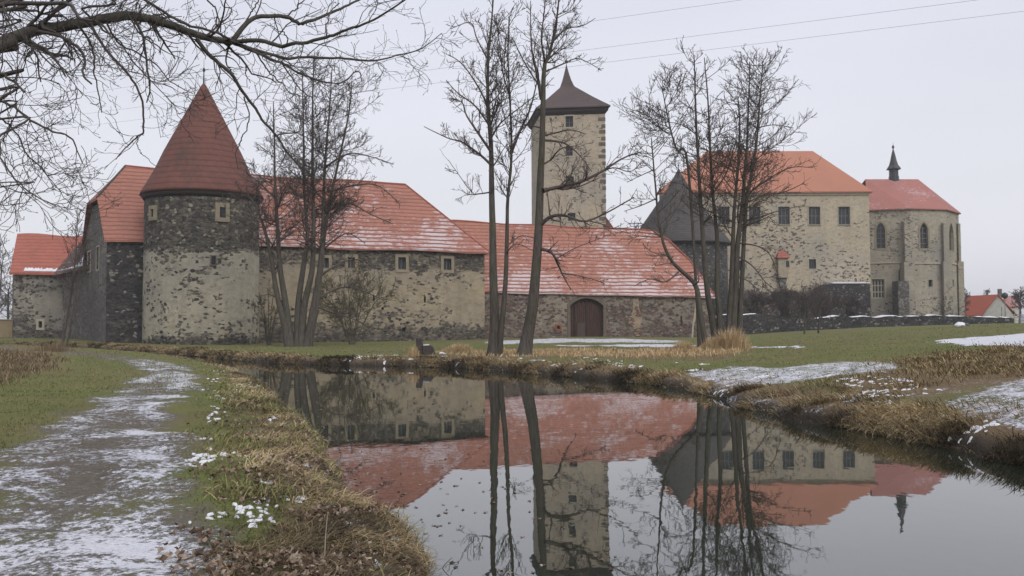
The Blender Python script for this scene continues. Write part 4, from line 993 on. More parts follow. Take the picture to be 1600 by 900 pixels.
# ------------------------------------------------------------------ bare trees
def catmull(P, n):
    P = np.array(P, float); L = len(P); out = []
    T = np.linspace(0, L-1-1e-6, n)
    for t in T:
        i = int(t); f = t-i; p0 = P[max(i-1, 0)]; p1 = P[i]; p2 = P[min(i+1, L-1)]; p3 = P[min(i+2, L-1)]
        out.append(.5*((2*p1)+(-p0+p2)*f+(2*p0-5*p1+4*p2-p3)*f*f+(-p0+3*p1-3*p2+p3)*f**3))
    return np.array(out)
def nrm(v): return v/(np.linalg.norm(v, axis=-1, keepdims=True)+1e-9)
def tubes(P, Rr, sides):
    """P (N,n,3), Rr (N,n) -> vertices, loops, sizes"""
    N, n, _ = P.shape
    T = np.empty_like(P); T[:, 1:-1] = P[:, 2:]-P[:, :-2]; T[:, 0] = P[:, 1]-P[:, 0]; T[:, -1] = P[:, -1]-P[:, -2]; T = nrm(T)
    ref = np.zeros_like(T); ref[..., 0] = 1.; ref[..., 1] = .31; A = nrm(np.cross(T, nrm(ref))); B = np.cross(T, A)
    a = np.arange(sides)*2*math.pi/sides
    V = P[:, :, None]+(A[:, :, None]*np.cos(a)[None, None, :, None]+B[:, :, None]*np.sin(a)[None, None, :, None])*Rr[:, :, None, None]
    base = (np.arange(N)*n*sides)[:, None, None]; i = np.arange(n-1)[None, :, None]*sides; j = np.arange(sides)[None, None, :]; k = (j+1) % sides
    q = np.stack([base+i+j, base+i+k, base+i+sides+k, base+i+sides+j], -1).reshape(-1, 4)
    return V.reshape(-1, 3), q
def merge(parts):
    V = []; Q = []; o = 0
    for v, q in parts: V.append(v); Q.append(q+o); o += len(v)
    return np.vstack(V), np.vstack(Q)
def children(P, Rr, per_m, tmin, tmax, ang, asd, length, npts, wob, up, rfrac, rmin, rng, lenpow=0., maxn=None, rtip=.35, along=.0):
    """side shoots of a set of limbs. length(t, parent_length) -> array"""
    N, n, _ = P.shape
    seg = np.linalg.norm(np.diff(P, axis=1), axis=2); L = seg.sum(1)
    cnt = np.floor(L*per_m*(tmax-tmin)+rng.random(N)).astype(int); cnt = np.minimum(cnt, maxn or 9999)
    par = np.repeat(np.arange(N), cnt); K = len(par)
    if K == 0: return np.zeros((0, npts, 3)), np.zeros((0, npts))
    t = tmin+(tmax-tmin)*rng.random(K); f = t*(n-1); i = np.minimum(f.astype(int), n-2); g = (f-i)[:, None]
    p = P[par, i]*(1-g)+P[par, i+1]*g; T = nrm(P[par, i+1]-P[par, i]); r = Rr[par, i]*(1-g[:, 0])+Rr[par, i+1]*g[:, 0]
    az = rng.random(K)*2*math.pi; ref = nrm(rng.normal(size=(K, 3))); A = nrm(np.cross(T, ref)); th = np.radians(ang+asd*rng.normal(size=K))
    d = nrm(T*np.cos(th)[:, None]+A*np.sin(th)[:, None])
    Lc = length(t, L[par])*(.55+.75*rng.random(K)); st = Lc/(npts-1)
    out = np.empty((K, npts, 3)); out[:, 0] = p
    upv = np.array([0, 0, 1.])
    for s in range(1, npts):
        d = nrm(d+rng.normal(size=(K, 3))*wob+upv*up+T*along)
        out[:, s] = out[:, s-1]+d*st[:, None]
    r0_ = np.maximum(r*rfrac*(.7+.4*rng.random(K)), rmin*1.3); rr_ = r0_[:, None]*np.linspace(1, rtip, npts)[None]
    return out, np.maximum(rr_, rmin)
def stem_from_px(pts, d, r0_, r1_, n=26, depth_var=0., base_on_ground=True, seed=0):
    rg = np.random.default_rng(seed); P = []
    for i, (x, y) in enumerate(pts):
        dd = d+(depth_var*math.sin(i*1.3+seed) if i else 0); P.append(at(x, y, dd))
    if base_on_ground:
        P[0][2] = h1(P[0][0], P[0][1])-.25
    C_ = catmull(P, n); C_ = C_+np.cumsum(rg.normal(size=C_.shape)*np.array([.012, .03, 0])*np.linspace(0, 1, n)[:, None]*(d/60), 0)
    C_[0] = P[0]
    rr_ = r0_+(min(r1_, .022*d/60+.006 if base_on_ground else r1_)-r0_)*np.linspace(0, 1, n)**.68
    if base_on_ground: rr_[0] *= 1.35; rr_[1] *= 1.08
    return C_, rr_
def bare_tree(name, label, stems, limbs, d, group=None, seed=1, dens=1., spread=1., tmin=.35, rtw=.011, bark='bark', twig='twig', l1=None, lowtwig=0, ang=58, up1=.10, extra=None, conic=.7, d1=5.0):
    """stems/limbs: lists of (pixel polyline, base radius, tip radius). Stems become trunks; limbs are measured big branches."""
    rng = np.random.default_rng(seed)
    S_ = [stem_from_px(p_, d, a, b, depth_var=.25, seed=seed+i) for i, (p_, a, b) in enumerate(stems)]
    base = S_[0][0][0]
    e = thing(name, label, 'tree', (base[0], base[1], h1(base[0], base[1])), group)
    O = np.array(e.location)
    for P, r_ in S_:
        V, q = tubes(P[None], r_[None], 9); fast_mesh('trunk', V-O, q.ravel(), np.full(len(q), 4), M[bark], e)
    parts = []
    Ps = np.stack([P for P, _ in S_]); Rs = np.stack([r_ for _, r_ in S_])
    Ls = np.linalg.norm(np.diff(Ps, axis=1), axis=2).sum(1).mean()
    l1 = l1 or Ls*.2
    # primary branches
    P1, R1 = children(Ps, Rs, d1*dens, tmin, .97, ang, 9, lambda t, L: l1*(1.12-conic*t)*np.minimum(1, .5+(t-tmin)*4), 8, .10, up1, .40, rtw*1.8, rng, rtip=.25)
    R1 = np.minimum(R1, .055*d/60)
    if limbs:
        Lm = [stem_from_px(p_, d, a, b, n=14, depth_var=.9, base_on_ground=False, seed=seed+50+i) for i, (p_, a, b) in enumerate(limbs)]
        PL = np.stack([P for P, _ in Lm]); RL = np.stack([r_ for _, r_ in Lm])
        parts.append(tubes(PL, RL, 7))
        p2, r2 = children(PL, RL, 3.0*dens, .15, .98, 48, 14, lambda t, L: L*.32*(1.15-.8*t), 8, .14, .07, .5, rtw*1.5, rng, rtip=.3)
        P1 = np.vstack([P1, p2]); R1 = np.vstack([R1, r2])
        p3, r3 = children(PL, RL, 2.5*dens, .3, 1., 45, 14, lambda t, L: L*0+.9, 5, .16, .07, .4, rtw, rng)
    parts.append(tubes(P1, R1, 5))
    P2, R2 = children(P1, R1, 4.6*dens, .12, .98, 46, 12, lambda t, L: np.clip(L*.42, .3, 1.9)*(1.15-.6*t)*spread, 6, .15, .08, .55, rtw*1.15, rng, rtip=.5)
    parts.append(tubes(P2, R2, 4))
    P3, R3 = children(P2, R2, 6.2*dens, .1, 1., 42, 14, lambda t, L: np.clip(L*.5, .18, .75)*spread, 4, .18, .08, .7, rtw, rng, rtip=.7)
    parts.append(tubes(P3, R3, 3))
    P4, R4 = children(P3, R3, 5.0*dens, .2, 1., 40, 14, lambda t, L: np.clip(L*.55, .1, .4)*spread, 3, .18, .05, .9, rtw*.9, rng, rtip=.8)
    parts.append(tubes(P4, R4, 3))
    if limbs: parts.append(tubes(p3, r3, 3))
    V, q = merge(parts); fast_mesh('crown', V-O, q.ravel(), np.full(len(q), 4), M[twig], e)
    return e

# the alder clump in front of the great hall
bare_tree('alder_tree', 'broad clump of bare trunks with a dense dark crown before the great hall',
  [([(452, 541), (443, 500), (432, 455), (424, 400), (412, 350), (400, 322), (385, 300)], .40, .10),
   ([(456, 541), (447, 480), (438, 420), (434, 360), (430, 290), (429, 230), (428, 160)], .40, .05),
   ([(466, 542), (466, 480), (474, 420), (481, 370), (476, 290), (475, 200), (473, 110)], .40, .05),
   ([(470, 542), (475, 480), (488, 420), (490, 350), (489, 260), (488, 170), (490, 82)], .42, .05),
   ([(478, 541), (490, 480), (500, 420), (505, 350), (508, 270), (514, 190), (520, 105)], .40, .05),
   ([(482, 541), (496, 470), (503, 410), (511, 340), (527, 260), (545, 180), (550, 130)], .32, .05)],
  [([(502, 430), (525, 415), (555, 405), (590, 420)], .12, .03), ([(497, 466), (530, 450), (560, 452), (600, 470)], .12, .03), ([(497, 480), (525, 490), (555, 500), (585, 515)], .10, .03),
   ([(508, 330), (545, 318), (580, 335), (615, 350)], .12, .03), ([(512, 300), (550, 290), (590, 290), (625, 320)], .12, .03), ([(505, 390), (540, 365), (570, 380)], .10, .03), ([(510, 260), (545, 240), (580, 245), (610, 255)], .1, .03),
   ([(436, 410), (415, 380), (400, 372), (385, 375)], .1, .03), ([(440, 470), (420, 460), (402, 465)], .08, .02), ([(430, 310), (405, 285), (385, 270)], .1, .03)],
  85, seed=5, dens=.55, tmin=.40, rtw=.013, l1=4.6, ang=64, up1=.05, conic=.55)
# the two-stemmed tree on the bank
bare_tree('riverside_tree', 'tall straight bare tree with two slender stems, left of the leaning one',
  [([(770, 557), (773, 500), (771, 440), (770, 370), (768, 300), (767, 227), (762, 160), (762, 90), (768, 33), (772, -25)], .34, .03),
   ([(779, 556), (784, 510), (790, 440), (792, 380), (793, 313), (798, 255), (797, 167), (794, 90), (795, 25)], .20, .03)],
  [([(767, 257), (748, 240), (722, 222), (700, 216), (662, 198)], .09, .02), ([(766, 235), (745, 205), (728, 178), (722, 160), (705, 153)], .09, .02), ([(764, 195), (742, 165), (715, 145), (697, 125)], .07, .02),
   ([(762, 165), (745, 132), (722, 100), (700, 85)], .07, .02), ([(763, 95), (745, 60), (735, 35), (705, 45)], .05, .02), ([(768, 300), (745, 303), (735, 298), (700, 250)], .05, .015), ([(765, 220), (780, 195), (797, 180), (835, 150)], .07, .02),
   ([(798, 240), (812, 205), (828, 170), (840, 125)], .11, .03), ([(796, 150), (785, 110), (780, 60), (775, 25)], .05, .02), ([(792, 395), (800, 385), (812, 382), (840, 396)], .05, .015), ([(792, 385), (815, 368), (840, 375)], .04, .012)],
  53, seed=21, dens=.75, tmin=.5, rtw=.0095, l1=3.4, ang=42, up1=.12)
# the leaning tree
bare_tree('riverside_tree', 'single leaning bare tree on the far bank with long limbs crossing the square tower',
  [([(818, 559), (825, 520), (832, 480), (838, 413), (842, 347), (844, 280), (846, 233), (848, 167), (850, 105), (858, 85), (866, 50), (872, 15), (875, -25)], .40, .04)],
  [([(848, 298), (870, 293), (905, 285), (940, 268), (973, 247), (1002, 237)], .15, .03), ([(846, 350), (862, 338), (885, 337), (913, 346), (950, 331), (990, 308)], .13, .03), ([(843, 388), (862, 395), (872, 412), (880, 430), (893, 453)], .11, .025),
   ([(877, 427), (900, 430), (925, 436), (945, 443)], .05, .015), ([(868, 405), (885, 395), (905, 385), (945, 370)], .04, .015), ([(849, 219), (880, 223), (903, 240), (925, 268)], .08, .02), ([(847, 257), (860, 250), (877, 232), (905, 228)], .07, .02),
   ([(850, 212), (870, 207), (893, 203), (915, 210)], .06, .02), ([(846, 155), (838, 110), (830, 70), (828, 0)], .12, .02), ([(852, 100), (846, 60), (850, 20), (852, -20)], .07, .02), ([(866, 62), (885, 45), (910, 40), (930, 28)], .06, .015),
   ([(852, 112), (880, 100), (905, 92), (940, 110)], .06, .015), ([(845, 200), (820, 195), (812, 205), (790, 240)], .05, .02), ([(846, 140), (818, 95), (800, 60)], .06, .02), ([(920, 345), (940, 350), (960, 358), (1000, 352)], .04, .012),
   ([(940, 268), (960, 262), (985, 268), (1005, 250)], .05, .015)],
  51.5, seed=33, dens=.75, tmin=.6, rtw=.0095, l1=3.0, ang=45, up1=.10)
# the row left of the dry grass
bare_tree('alder_tree', 'slim bare alder bending left over the gate building roof',
  [([(1112, 546), (1103, 541), (1093, 480), (1087, 447), (1070, 428), (1050, 408), (1037, 380), (1029, 340), (1025, 295), (1020, 240), (1018, 215)], .26, .03)],
  [([(1060, 425), (1040, 440), (1015, 436), (990, 447)], .07, .02), ([(1085, 445), (1092, 438), (1085, 425), (1050, 432)], .07, .02), ([(1032, 370), (1005, 350), (980, 350)], .05, .02), ([(1026, 310), (1000, 322), (975, 330)], .05, .02), ([(1022, 265), (1000, 275), (980, 285)], .04, .02)],
  63, seed=41, dens=.66, tmin=.45, rtw=.011, l1=3.4, ang=62, up1=.04)
bare_tree('alder_tree', 'two tall straight bare alders rising before the grey shingled bastion',
  [([(1121, 540), (1113, 500), (1105, 454), (1098, 370), (1093, 291), (1089, 220), (1086, 150), (1084, 86)], .31, .03),
   ([(1127, 538), (1124, 490), (1120, 440), (1121, 371), (1114, 300), (1110, 235), (1106, 165), (1101, 90)], .27, .03),
   ([(1090, 285), (1075, 260), (1058, 235), (1048, 200), (1040, 165), (1035, 135)], .12, .025)],
  [([(1116, 300), (1135, 270), (1145, 235), (1152, 205)], .06, .02), ([(1092, 310), (1070, 290), (1050, 285), (1030, 290)], .05, .02), ([(1095, 350), (1120, 330), (1135, 300)], .05, .02), ([(1088, 210), (1065, 195), (1040, 190)], .05, .02)],
  64, seed=52, dens=.62, tmin=.45, rtw=.011, l1=4.2, ang=58, up1=.06)
bare_tree('alder_tree', 'bare three-stemmed alder spreading in front of the palace beside the dry grass',
  [([(1137, 538), (1140, 490), (1143, 440), (1145, 371), (1148, 314), (1153, 250), (1155, 180), (1152, 150)], .28, .03),
   ([(1143, 538), (1149, 470), (1152, 390), (1160, 320), (1165, 250), (1168, 190), (1170, 96)], .30, .03),
   ([(1152, 390), (1165, 330), (1175, 270), (1183, 215), (1188, 150), (1192, 95)], .18, .03)],
  [([(1170, 315), (1195, 305), (1225, 300), (1258, 285)], .07, .02), ([(1172, 300), (1200, 280), (1235, 262), (1270, 262)], .07, .02), ([(1160, 345), (1185, 340), (1215, 330), (1260, 320)], .07, .02), ([(1152, 400), (1175, 415), (1195, 440), (1210, 452)], .07, .02),
   ([(1155, 380), (1185, 385), (1205, 400), (1215, 430)], .06, .02), ([(1148, 430), (1170, 440), (1190, 460), (1200, 480)], .05, .015), ([(1180, 230), (1205, 215), (1230, 190)], .05, .02), ([(1183, 200), (1210, 195), (1240, 200)], .05, .02)],
  63.5, seed=63, dens=.62, tmin=.38, rtw=.011, l1=4.6, ang=62, up1=.05)
# saplings
bare_tree('sapling', 'thin bare sapling with twin stems before the low wing',
  [([(96, 533), (105, 495), (113, 450), (118, 400), (121, 355), (122, 330)], .13, .02), ([(102, 533), (112, 500), (120, 455), (126, 420), (132, 380)], .09, .02)],
  [], 84, seed=71, dens=.8, tmin=.3, rtw=.010, l1=2.2, ang=50)
bare_tree('small_tree', 'small round bare tree before the moat wall, the left of the pair',
  [([(1257, 537), (1257, 510), (1258, 490), (1256, 470), (1254, 458)], .12, .04)], [([(1257, 505), (1245, 485), (1232, 470)], .05, .02), ([(1258, 505), (1268, 485), (1276, 465)], .05, .02), ([(1257, 500), (1248, 475), (1243, 455)], .05, .02)], 98, seed=81, dens=.8, tmin=.25, rtw=.012, l1=3.3, ang=55)
bare_tree('small_tree', 'small round bare tree before the moat wall, the right of the pair',
  [([(1279, 534), (1279, 510), (1281, 490), (1284, 470), (1284, 455)], .13, .04)], [([(1279, 505), (1292, 485), (1308, 472)], .05, .02), ([(1279, 505), (1272, 485), (1266, 462)], .05, .02), ([(1280, 500), (1296, 475), (1300, 455)], .05, .02)], 100, seed=91, dens=.8, tmin=.25, rtw=.012, l1=3.5, ang=55)
for i, (x, y0, y1, d, l, lb) in enumerate([(-60, 505, 330, 150, 5.0, 'large hazy bare tree at the far left beyond the ochre wall'), (-8, 505, 385, 165, 4.6, 'smaller hazy bare tree nearest the low wing at the far left'), (14, 503, 440, 150, 3.0, 'low bare tree close against the low wing')]):
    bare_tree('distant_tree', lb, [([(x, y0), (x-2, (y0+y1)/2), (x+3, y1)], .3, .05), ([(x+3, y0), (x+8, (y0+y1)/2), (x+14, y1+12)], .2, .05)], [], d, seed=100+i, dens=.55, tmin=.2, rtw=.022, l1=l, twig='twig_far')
for i, (x, y0, y1, d, l, lb) in enumerate([(1503, 495, 456, 215, 2.6, 'bare tree just right of the chapel'), (1593, 500, 455, 180, 3.0, 'wide bare tree in front of the village cottage'), (1542, 480, 455, 290, 2.0, 'dark bush top showing above the orange house roof')]):
    bare_tree('distant_tree', lb, [([(x, y0), (x+1, (y0+y1)/2), (x+2, y1)], .25, .06)], [], d, seed=120+i, dens=1.0, tmin=.2, rtw=.025, l1=l)

def shrub(name, label, px, py, d, w_px, h_px, seed, twig, group=None, dens=1.3, rtw=.011):
    rg = np.random.default_rng(seed); st = []
    for i in range(7):
        t = (i-3)/3+rg.normal()*.12; st.append(([(px+t*2, py), (px+t*w_px*.22, py-h_px*.45), (px+t*w_px*.42, py-h_px*(.92-.35*abs(t)))], .05, .015))
    return bare_tree(name, label, st, [], d, group=group, seed=seed, dens=dens, tmin=.12, rtw=rtw, l1=w_px*d/F*.32, twig=twig, ang=48, up1=.06)
shrub('bare_shrub', 'wide olive-brown bare shrub against the great hall wall right of the trunk clump', 550, 532, 93, 150, 130, 301, 'twig_olive', dens=.62, rtw=.012)
shrub('bare_shrub', 'smaller olive bare shrub between the round tower and the trunk clump', 420, 533, 93, 50, 100, 302, 'twig_olive', dens=.7, rtw=.012)
for i, (x, w2, h2, lb) in enumerate([(1178, 60, 42, 'dark scrub bush by the foot of the palace nearest the bastion'), (1225, 66, 48, 'dark scrub bush below the red-roofed oriel'), (1282, 62, 46, 'dark scrub bush below the small square palace window'), (1330, 50, 34, 'dark scrub bush before the stone bulwark')]):
    shrub('scrub_bush', lb, x, 497, 150, w2, h2, 310+i, 'twig', 'scrub bushes at the foot of the palace', dens=1.0, rtw=.018)

# ------------------------------------------------------------------ the near tree whose boughs hang over the view
def near_tree():
    rng = np.random.default_rng(77)
    tx, ty = -9.2, 7.0; tz = h1(tx, ty)
    e = thing('overhanging_tree', 'large dark near tree whose long bare boughs arch across the upper left sky', 'tree', (tx, ty, tz)); O = np.array(e.location)
    top = at(-60, 78, 8.0)
    tr = catmull([(tx, ty, tz-.4), (tx+.1, ty, 2.4), (tx+.5, ty+.2, 4.2), (tx+.6, ty+.1, 6.5), (tx+.9, ty-.2, 9.)], 16); rr_ = np.linspace(.36, .14, 16); rr_[0] *= 1.4
    V, q = tubes(tr[None], rr_[None], 12); fast_mesh('trunk', V-O, q.ravel(), np.full(len(q), 4), M['bark_near'], e)
    fork = tuple(tr[6]); fork2 = tuple(tr[4])
    def line(pts, d0, d1, start=None):
        P = [at(x, y, d0+(d1-d0)*i/(len(pts)-1)) for i, (x, y) in enumerate(pts)]
        if start is not None: P = [np.array(start)]+P
        return P
    main = line([(-60, 82), (0, 66), (49, 45), (113, 34), (189, 21), (227, 26), (287, 45), (321, 58), (362, 66)], 7.6, 8.6, fork)
    B = [(main, .060, .027),
      (line([(362, 66), (380, 42), (400, 28), (443, 25), (473, 36), (500, 29), (537, 14), (557, 2), (600, -20)], 8.6, 9.3), .030, .010),
      (line([(362, 66), (407, 63), (440, 72), (467, 67), (510, 55), (537, 45), (563, 37), (600, 20), (640, -5)], 8.6, 8.0), .026, .008),
      (line([(362, 66), (407, 82), (447, 92), (483, 92), (537, 93), (583, 98), (617, 90), (657, 77), (690, 52)], 8.6, 9.8), .022, .005),
      (line([(362, 66), (400, 82), (440, 98), (470, 112), (530, 125), (560, 108), (565, 128)], 8.6, 9.0), .018, .005),
      (line([(306, 60), (329, 87), (359, 117), (381, 151), (405, 185), (430, 213), (447, 240), (473, 265)], 8.4, 9.0), .024, .007),
      (line([(381, 151), (389, 185), (384, 215), (374, 240), (372, 265)], 8.7, 8.9), .009, .004),
      (line([(430, 213), (460, 200), (480, 185), (520, 170)], 8.9, 9.4), .009, .004),
      (line([(440, 98), (465, 140), (490, 170), (500, 205)], 8.8, 9.2), .010, .004),
      (line([(400, 82), (425, 115), (450, 145), (470, 150)], 8.8, 8.4), .010, .004),
      (line([(140, 34), (162, 72), (200, 113), (217, 144), (219, 200), (211, 211), (195, 228), (181, 249)], 7.9, 8.3), .017, .005),
      (line([(213, 212), (225, 232), (249, 262)], 8.3, 8.4), .006, .003),
      (line([(60, 49), (91, 59), (121, 87), (127, 118), (143, 131)], 7.8, 7.4), .019, .008),
      (line([(125, 42), (144, 76), (151, 125), (159, 176)], 7.9, 8.3), .013, .005),
      (line([(-40, 12), (0, 11), (57, 6), (110, 11), (130, 32), (160, 38), (175, 60)], 7.5, 7.0, fork), .030, .007),
      (line([(-30, 26), (0, 23), (45, 16), (80, 20), (100, 25), (120, 50)], 7.9, 8.6, fork), .022, .006),
      (line([(227, 0), (283, 34), (340, 57), (362, 66)], 8.0, 8.6), .014, .014),
      (line([(160, -60), (195, -25), (227, 0)], 7.7, 8.0, tuple(tr[9])), .02, .014),
      (line([(166, 34), (189, 68), (242, 91), (272, 125), (302, 147)], 8.0, 8.6), .011, .004),
      (line([(200, 20), (214, 45), (240, 62), (239, 90)], 8.1, 7.8), .011, .004),
      (line([(100, -20), (125, 15), (150, 40), (178, 60), (205, 100), (235, 130), (272, 163)], 7.6, 8.4, tuple(tr[10])), .014, .004),
      (line([(300, -10), (330, 25), (345, 50)], 8.6, 8.5, tuple(at(240, -80, 8.4))), .010, .008),
      (line([(380, 42), (395, 10), (415, -20)], 8.7, 8.9), .010, .006),
      (line([(-60, 140), (0, 121), (20, 130), (38, 144)], 7.4, 7.2, fork2), .020, .010),
      (line([(-60, 150), (0, 151), (38, 174), (75, 196), (102, 206), (117, 230), (130, 257)], 7.6, 7.9, fork2), .018, .005),
      (line([(-60, 170), (0, 185), (25, 205), (40, 240), (62, 262), (95, 300)], 7.9, 8.3, fork2), .013, .004),
      (line([(-40, 190), (0, 208), (11, 242), (30, 280), (53, 302), (88, 322)], 7.3, 7.0, fork2), .013, .005),
      (line([(-30, 40), (0, 60), (50, 70), (90, 95), (130, 150)], 7.9, 8.4, fork), .012, .004),
      (line([(-30, 300), (0, 290), (20, 300), (52, 302)], 7.2, 7.1, fork2), .008, .004),
      (line([(447, 25), (470, 10), (495, -15)], 9.0, 9.2), .010, .006),
      (line([(510, 55), (515, 30), (530, 5)], 8.2, 8.5), .009, .006)]
    n = 40
    PP = np.stack([catmull(p_, n) for p_, _, _ in B]); RR = np.stack([np.linspace(a, b_, n)*(1 if i == 0 else .82) for i, (_, a, b_) in enumerate(B)])
    PP[:, 1:-1] += np.cumsum(rng.normal(size=PP[:, 1:-1].shape)*.006, 1)*np.sin(np.linspace(0, math.pi, n-2))[None, :, None]
    big = [0, 1, 2, 3, 4, 5]
    for i in (0, 1, 2, 5): V, q = tubes(PP[i:i+1], RR[i:i+1], 9); fast_mesh('bough', V-O, q.ravel(), np.full(len(q), 4), M['bark_near'], e)
    rest = [i for i in range(len(B)) if i not in (0, 1, 2, 5)]
    parts = [tubes(PP[rest], RR[rest], 6)]
    inview = lambda P_: P_
    P1, R1 = children(PP, RR, 5.2, .08, 1., 52, 16, lambda t, L: np.clip(L*.30, .25, .75)*(1.25-.6*t), 9, .24, .03, .42, .0025, rng, rtip=.4)
    rt = P1[:, 0]; lx = (rt[:, 0]/rt[:, 1])*F+800
    keep = rng.random(len(P1)) < np.where(lx < -10, .12, np.where(lx < 150, .36, np.where(lx < 330, .75, 1.))); P1, R1 = P1[keep], R1[keep]
    P2, R2 = children(P1, R1, 10.0, .1, 1., 46, 16, lambda t, L: np.clip(L*.45, .10, .34), 6, .24, .05, .6, .0019, rng, rtip=.6)
    P3, R3 = children(P2, R2, 11., .15, 1., 44, 16, lambda t, L: np.clip(L*.45, .05, .14), 4, .22, .06, .8, .0015, rng, rtip=.8)
    # buds at the tips
    tips = P3[:, -1]; dirs = nrm(P3[:, -1]-P3[:, -2]); k = rng.random(len(tips)) < .55
    bp = np.stack([tips[k]-dirs[k]*.002, tips[k]+dirs[k]*.006, tips[k]+dirs[k]*.014], 1); br = np.tile([.0022, .0040, .0006], (k.sum(), 1))
    parts += [tubes(P1, R1, 5), tubes(P2, R2, 4), tubes(P3, R3, 3), tubes(bp, br, 4)]
    V, q = merge(parts); fast_mesh('crown', V-O, q.ravel(), np.full(len(q), 4), M['twig_near'], e)
near_tree()

# ------------------------------------------------------------------ power lines
for lb, pa, pb in (('uppermost thin overhead cable crossing the sky', (79, 153), (925, 33)), ('middle thin overhead cable crossing the sky', (117, 180), (900, 80)), ('lowest thin overhead cable crossing the sky', (125, 198), (950, 97))):
    A_ = at(*pa, 150); d1_, = (105,); B_ = at(*pb, 105); dr = B_-A_; P = np.array([A_+dr*t for t in np.linspace(-.9, 1.9, 60)])
    P[:, 2] -= .0
    V, q = tubes(P[None], np.full((1, 60), .013), 5); o = fast_mesh('power_cable', V, q.ravel(), np.full(len(q), 4), M['wire'], origin=tuple(P[0]))
    tag(o, lb, 'cable', 'overhead cables over the castle')

# ------------------------------------------------------------------ grass, straw, leaves
def blades(name, root, az, length, width, lean, droop, shade, mat, kind='stuff', label=None, cat=None, segs=4, group=None):
    """curved blades: lean = start angle from vertical, droop = further bend over the length (radians)"""
    N = len(root); dirx = np.stack([np.cos(az), np.sin(az), np.zeros(N)], 1); side = np.stack([-np.sin(az), np.cos(az), np.zeros(N)], 1)
    tw = RNG.normal(size=N)*.7; 
    p = root.copy(); V = np.empty((N, segs*2-1+0, 3)); a = lean.copy(); st = length/(segs-1)
    pts = [p.copy()]
    for s in range(1, segs):
        p = p+dirx*(np.sin(a)*st)[:, None]+np.array([0, 0, 1.])*(np.cos(a)*st)[:, None]; a = a+droop/(segs-1); pts.append(p.copy())
    up = np.array([0, 0, 1.])
    for s in range(segs-1):
        wv = (width*(1-.25*s/(segs-1)*1.5)/2)[:, None]; sv = side*np.cos(tw)[:, None]+dirx*(np.sin(tw)*.6)[:, None]
        V[:, 2*s] = pts[s]-sv*wv; V[:, 2*s+1] = pts[s]+sv*wv
    V[:, 2*segs-2] = pts[-1]
    nv = 2*segs-1; b = (np.arange(N)*nv)[:, None]
    loops = []; sizes = []
    pat = []; 
    for s in range(segs-2): pat += [2*s, 2*s+1, 2*s+3, 2*s+2]
    pat += [2*segs-4, 2*segs-3, 2*segs-2]
    loops = (b+np.array(pat)[None]).ravel(); sizes = np.tile([4]*(segs-2)+[3], N)
    c = root.mean(0)
    o = fast_mesh(name, V.reshape(-1, 3), loops, sizes, mat, attrs={'shade': np.repeat(shade, nv)}, origin=tuple(c), smooth=False)
    tag(o, label, cat, group, kind); return o
def land_points(n, xr, yr, cond):
    x = xr[0]+(xr[1]-xr[0])*RNG.random(n); y = yr[0]+(yr[1]-yr[0])*RNG.random(n); z, s = H(x, y, True)
    k = cond(x, y, s); return np.stack([x, y, z], 1)[k], s[k]
def polar_points(n, a0, a1, d0, d1, cond, pw=1.):
    th = np.radians(a0+(a1-a0)*RNG.random(n)); d = d0*(d1/d0)**(RNG.random(n)**pw); x = d*np.sin(th); y = d*np.cos(th)
    z, s = H(x, y, True); k = cond(x, y, s, d); return np.stack([x, y, z], 1)[k], s[k], d[k]
def river_dir(P):
    """direction pointing downhill to the water"""
    e_ = .15; x, y = P[:, 0], P[:, 1]
    gx = (sdist(x+e_, y, RIV)-sdist(x-e_, y, RIV)); gy = (sdist(x, y+e_, RIV)-sdist(x, y-e_, RIV)); return np.arctan2(-gy, -gx)
def off_snow(P, amt=1.):
    k = np.ones(len(P), bool)
    for poly, a in SNOWS[:9]:
        d_ = sdist(P[:, 0], P[:, 1], poly); k &= (d_ > 0) | (RNG.random(len(P)) > min(.96, .55+a*.35)*amt)
    return k
leftbank = lambda x, y: x < np.interp(y, [-60, -8, 8, 20, 36, 50, 60, 75, 100], [9, 6, 3, 0, -3.5, -10.5, -18.5, -28, -60])
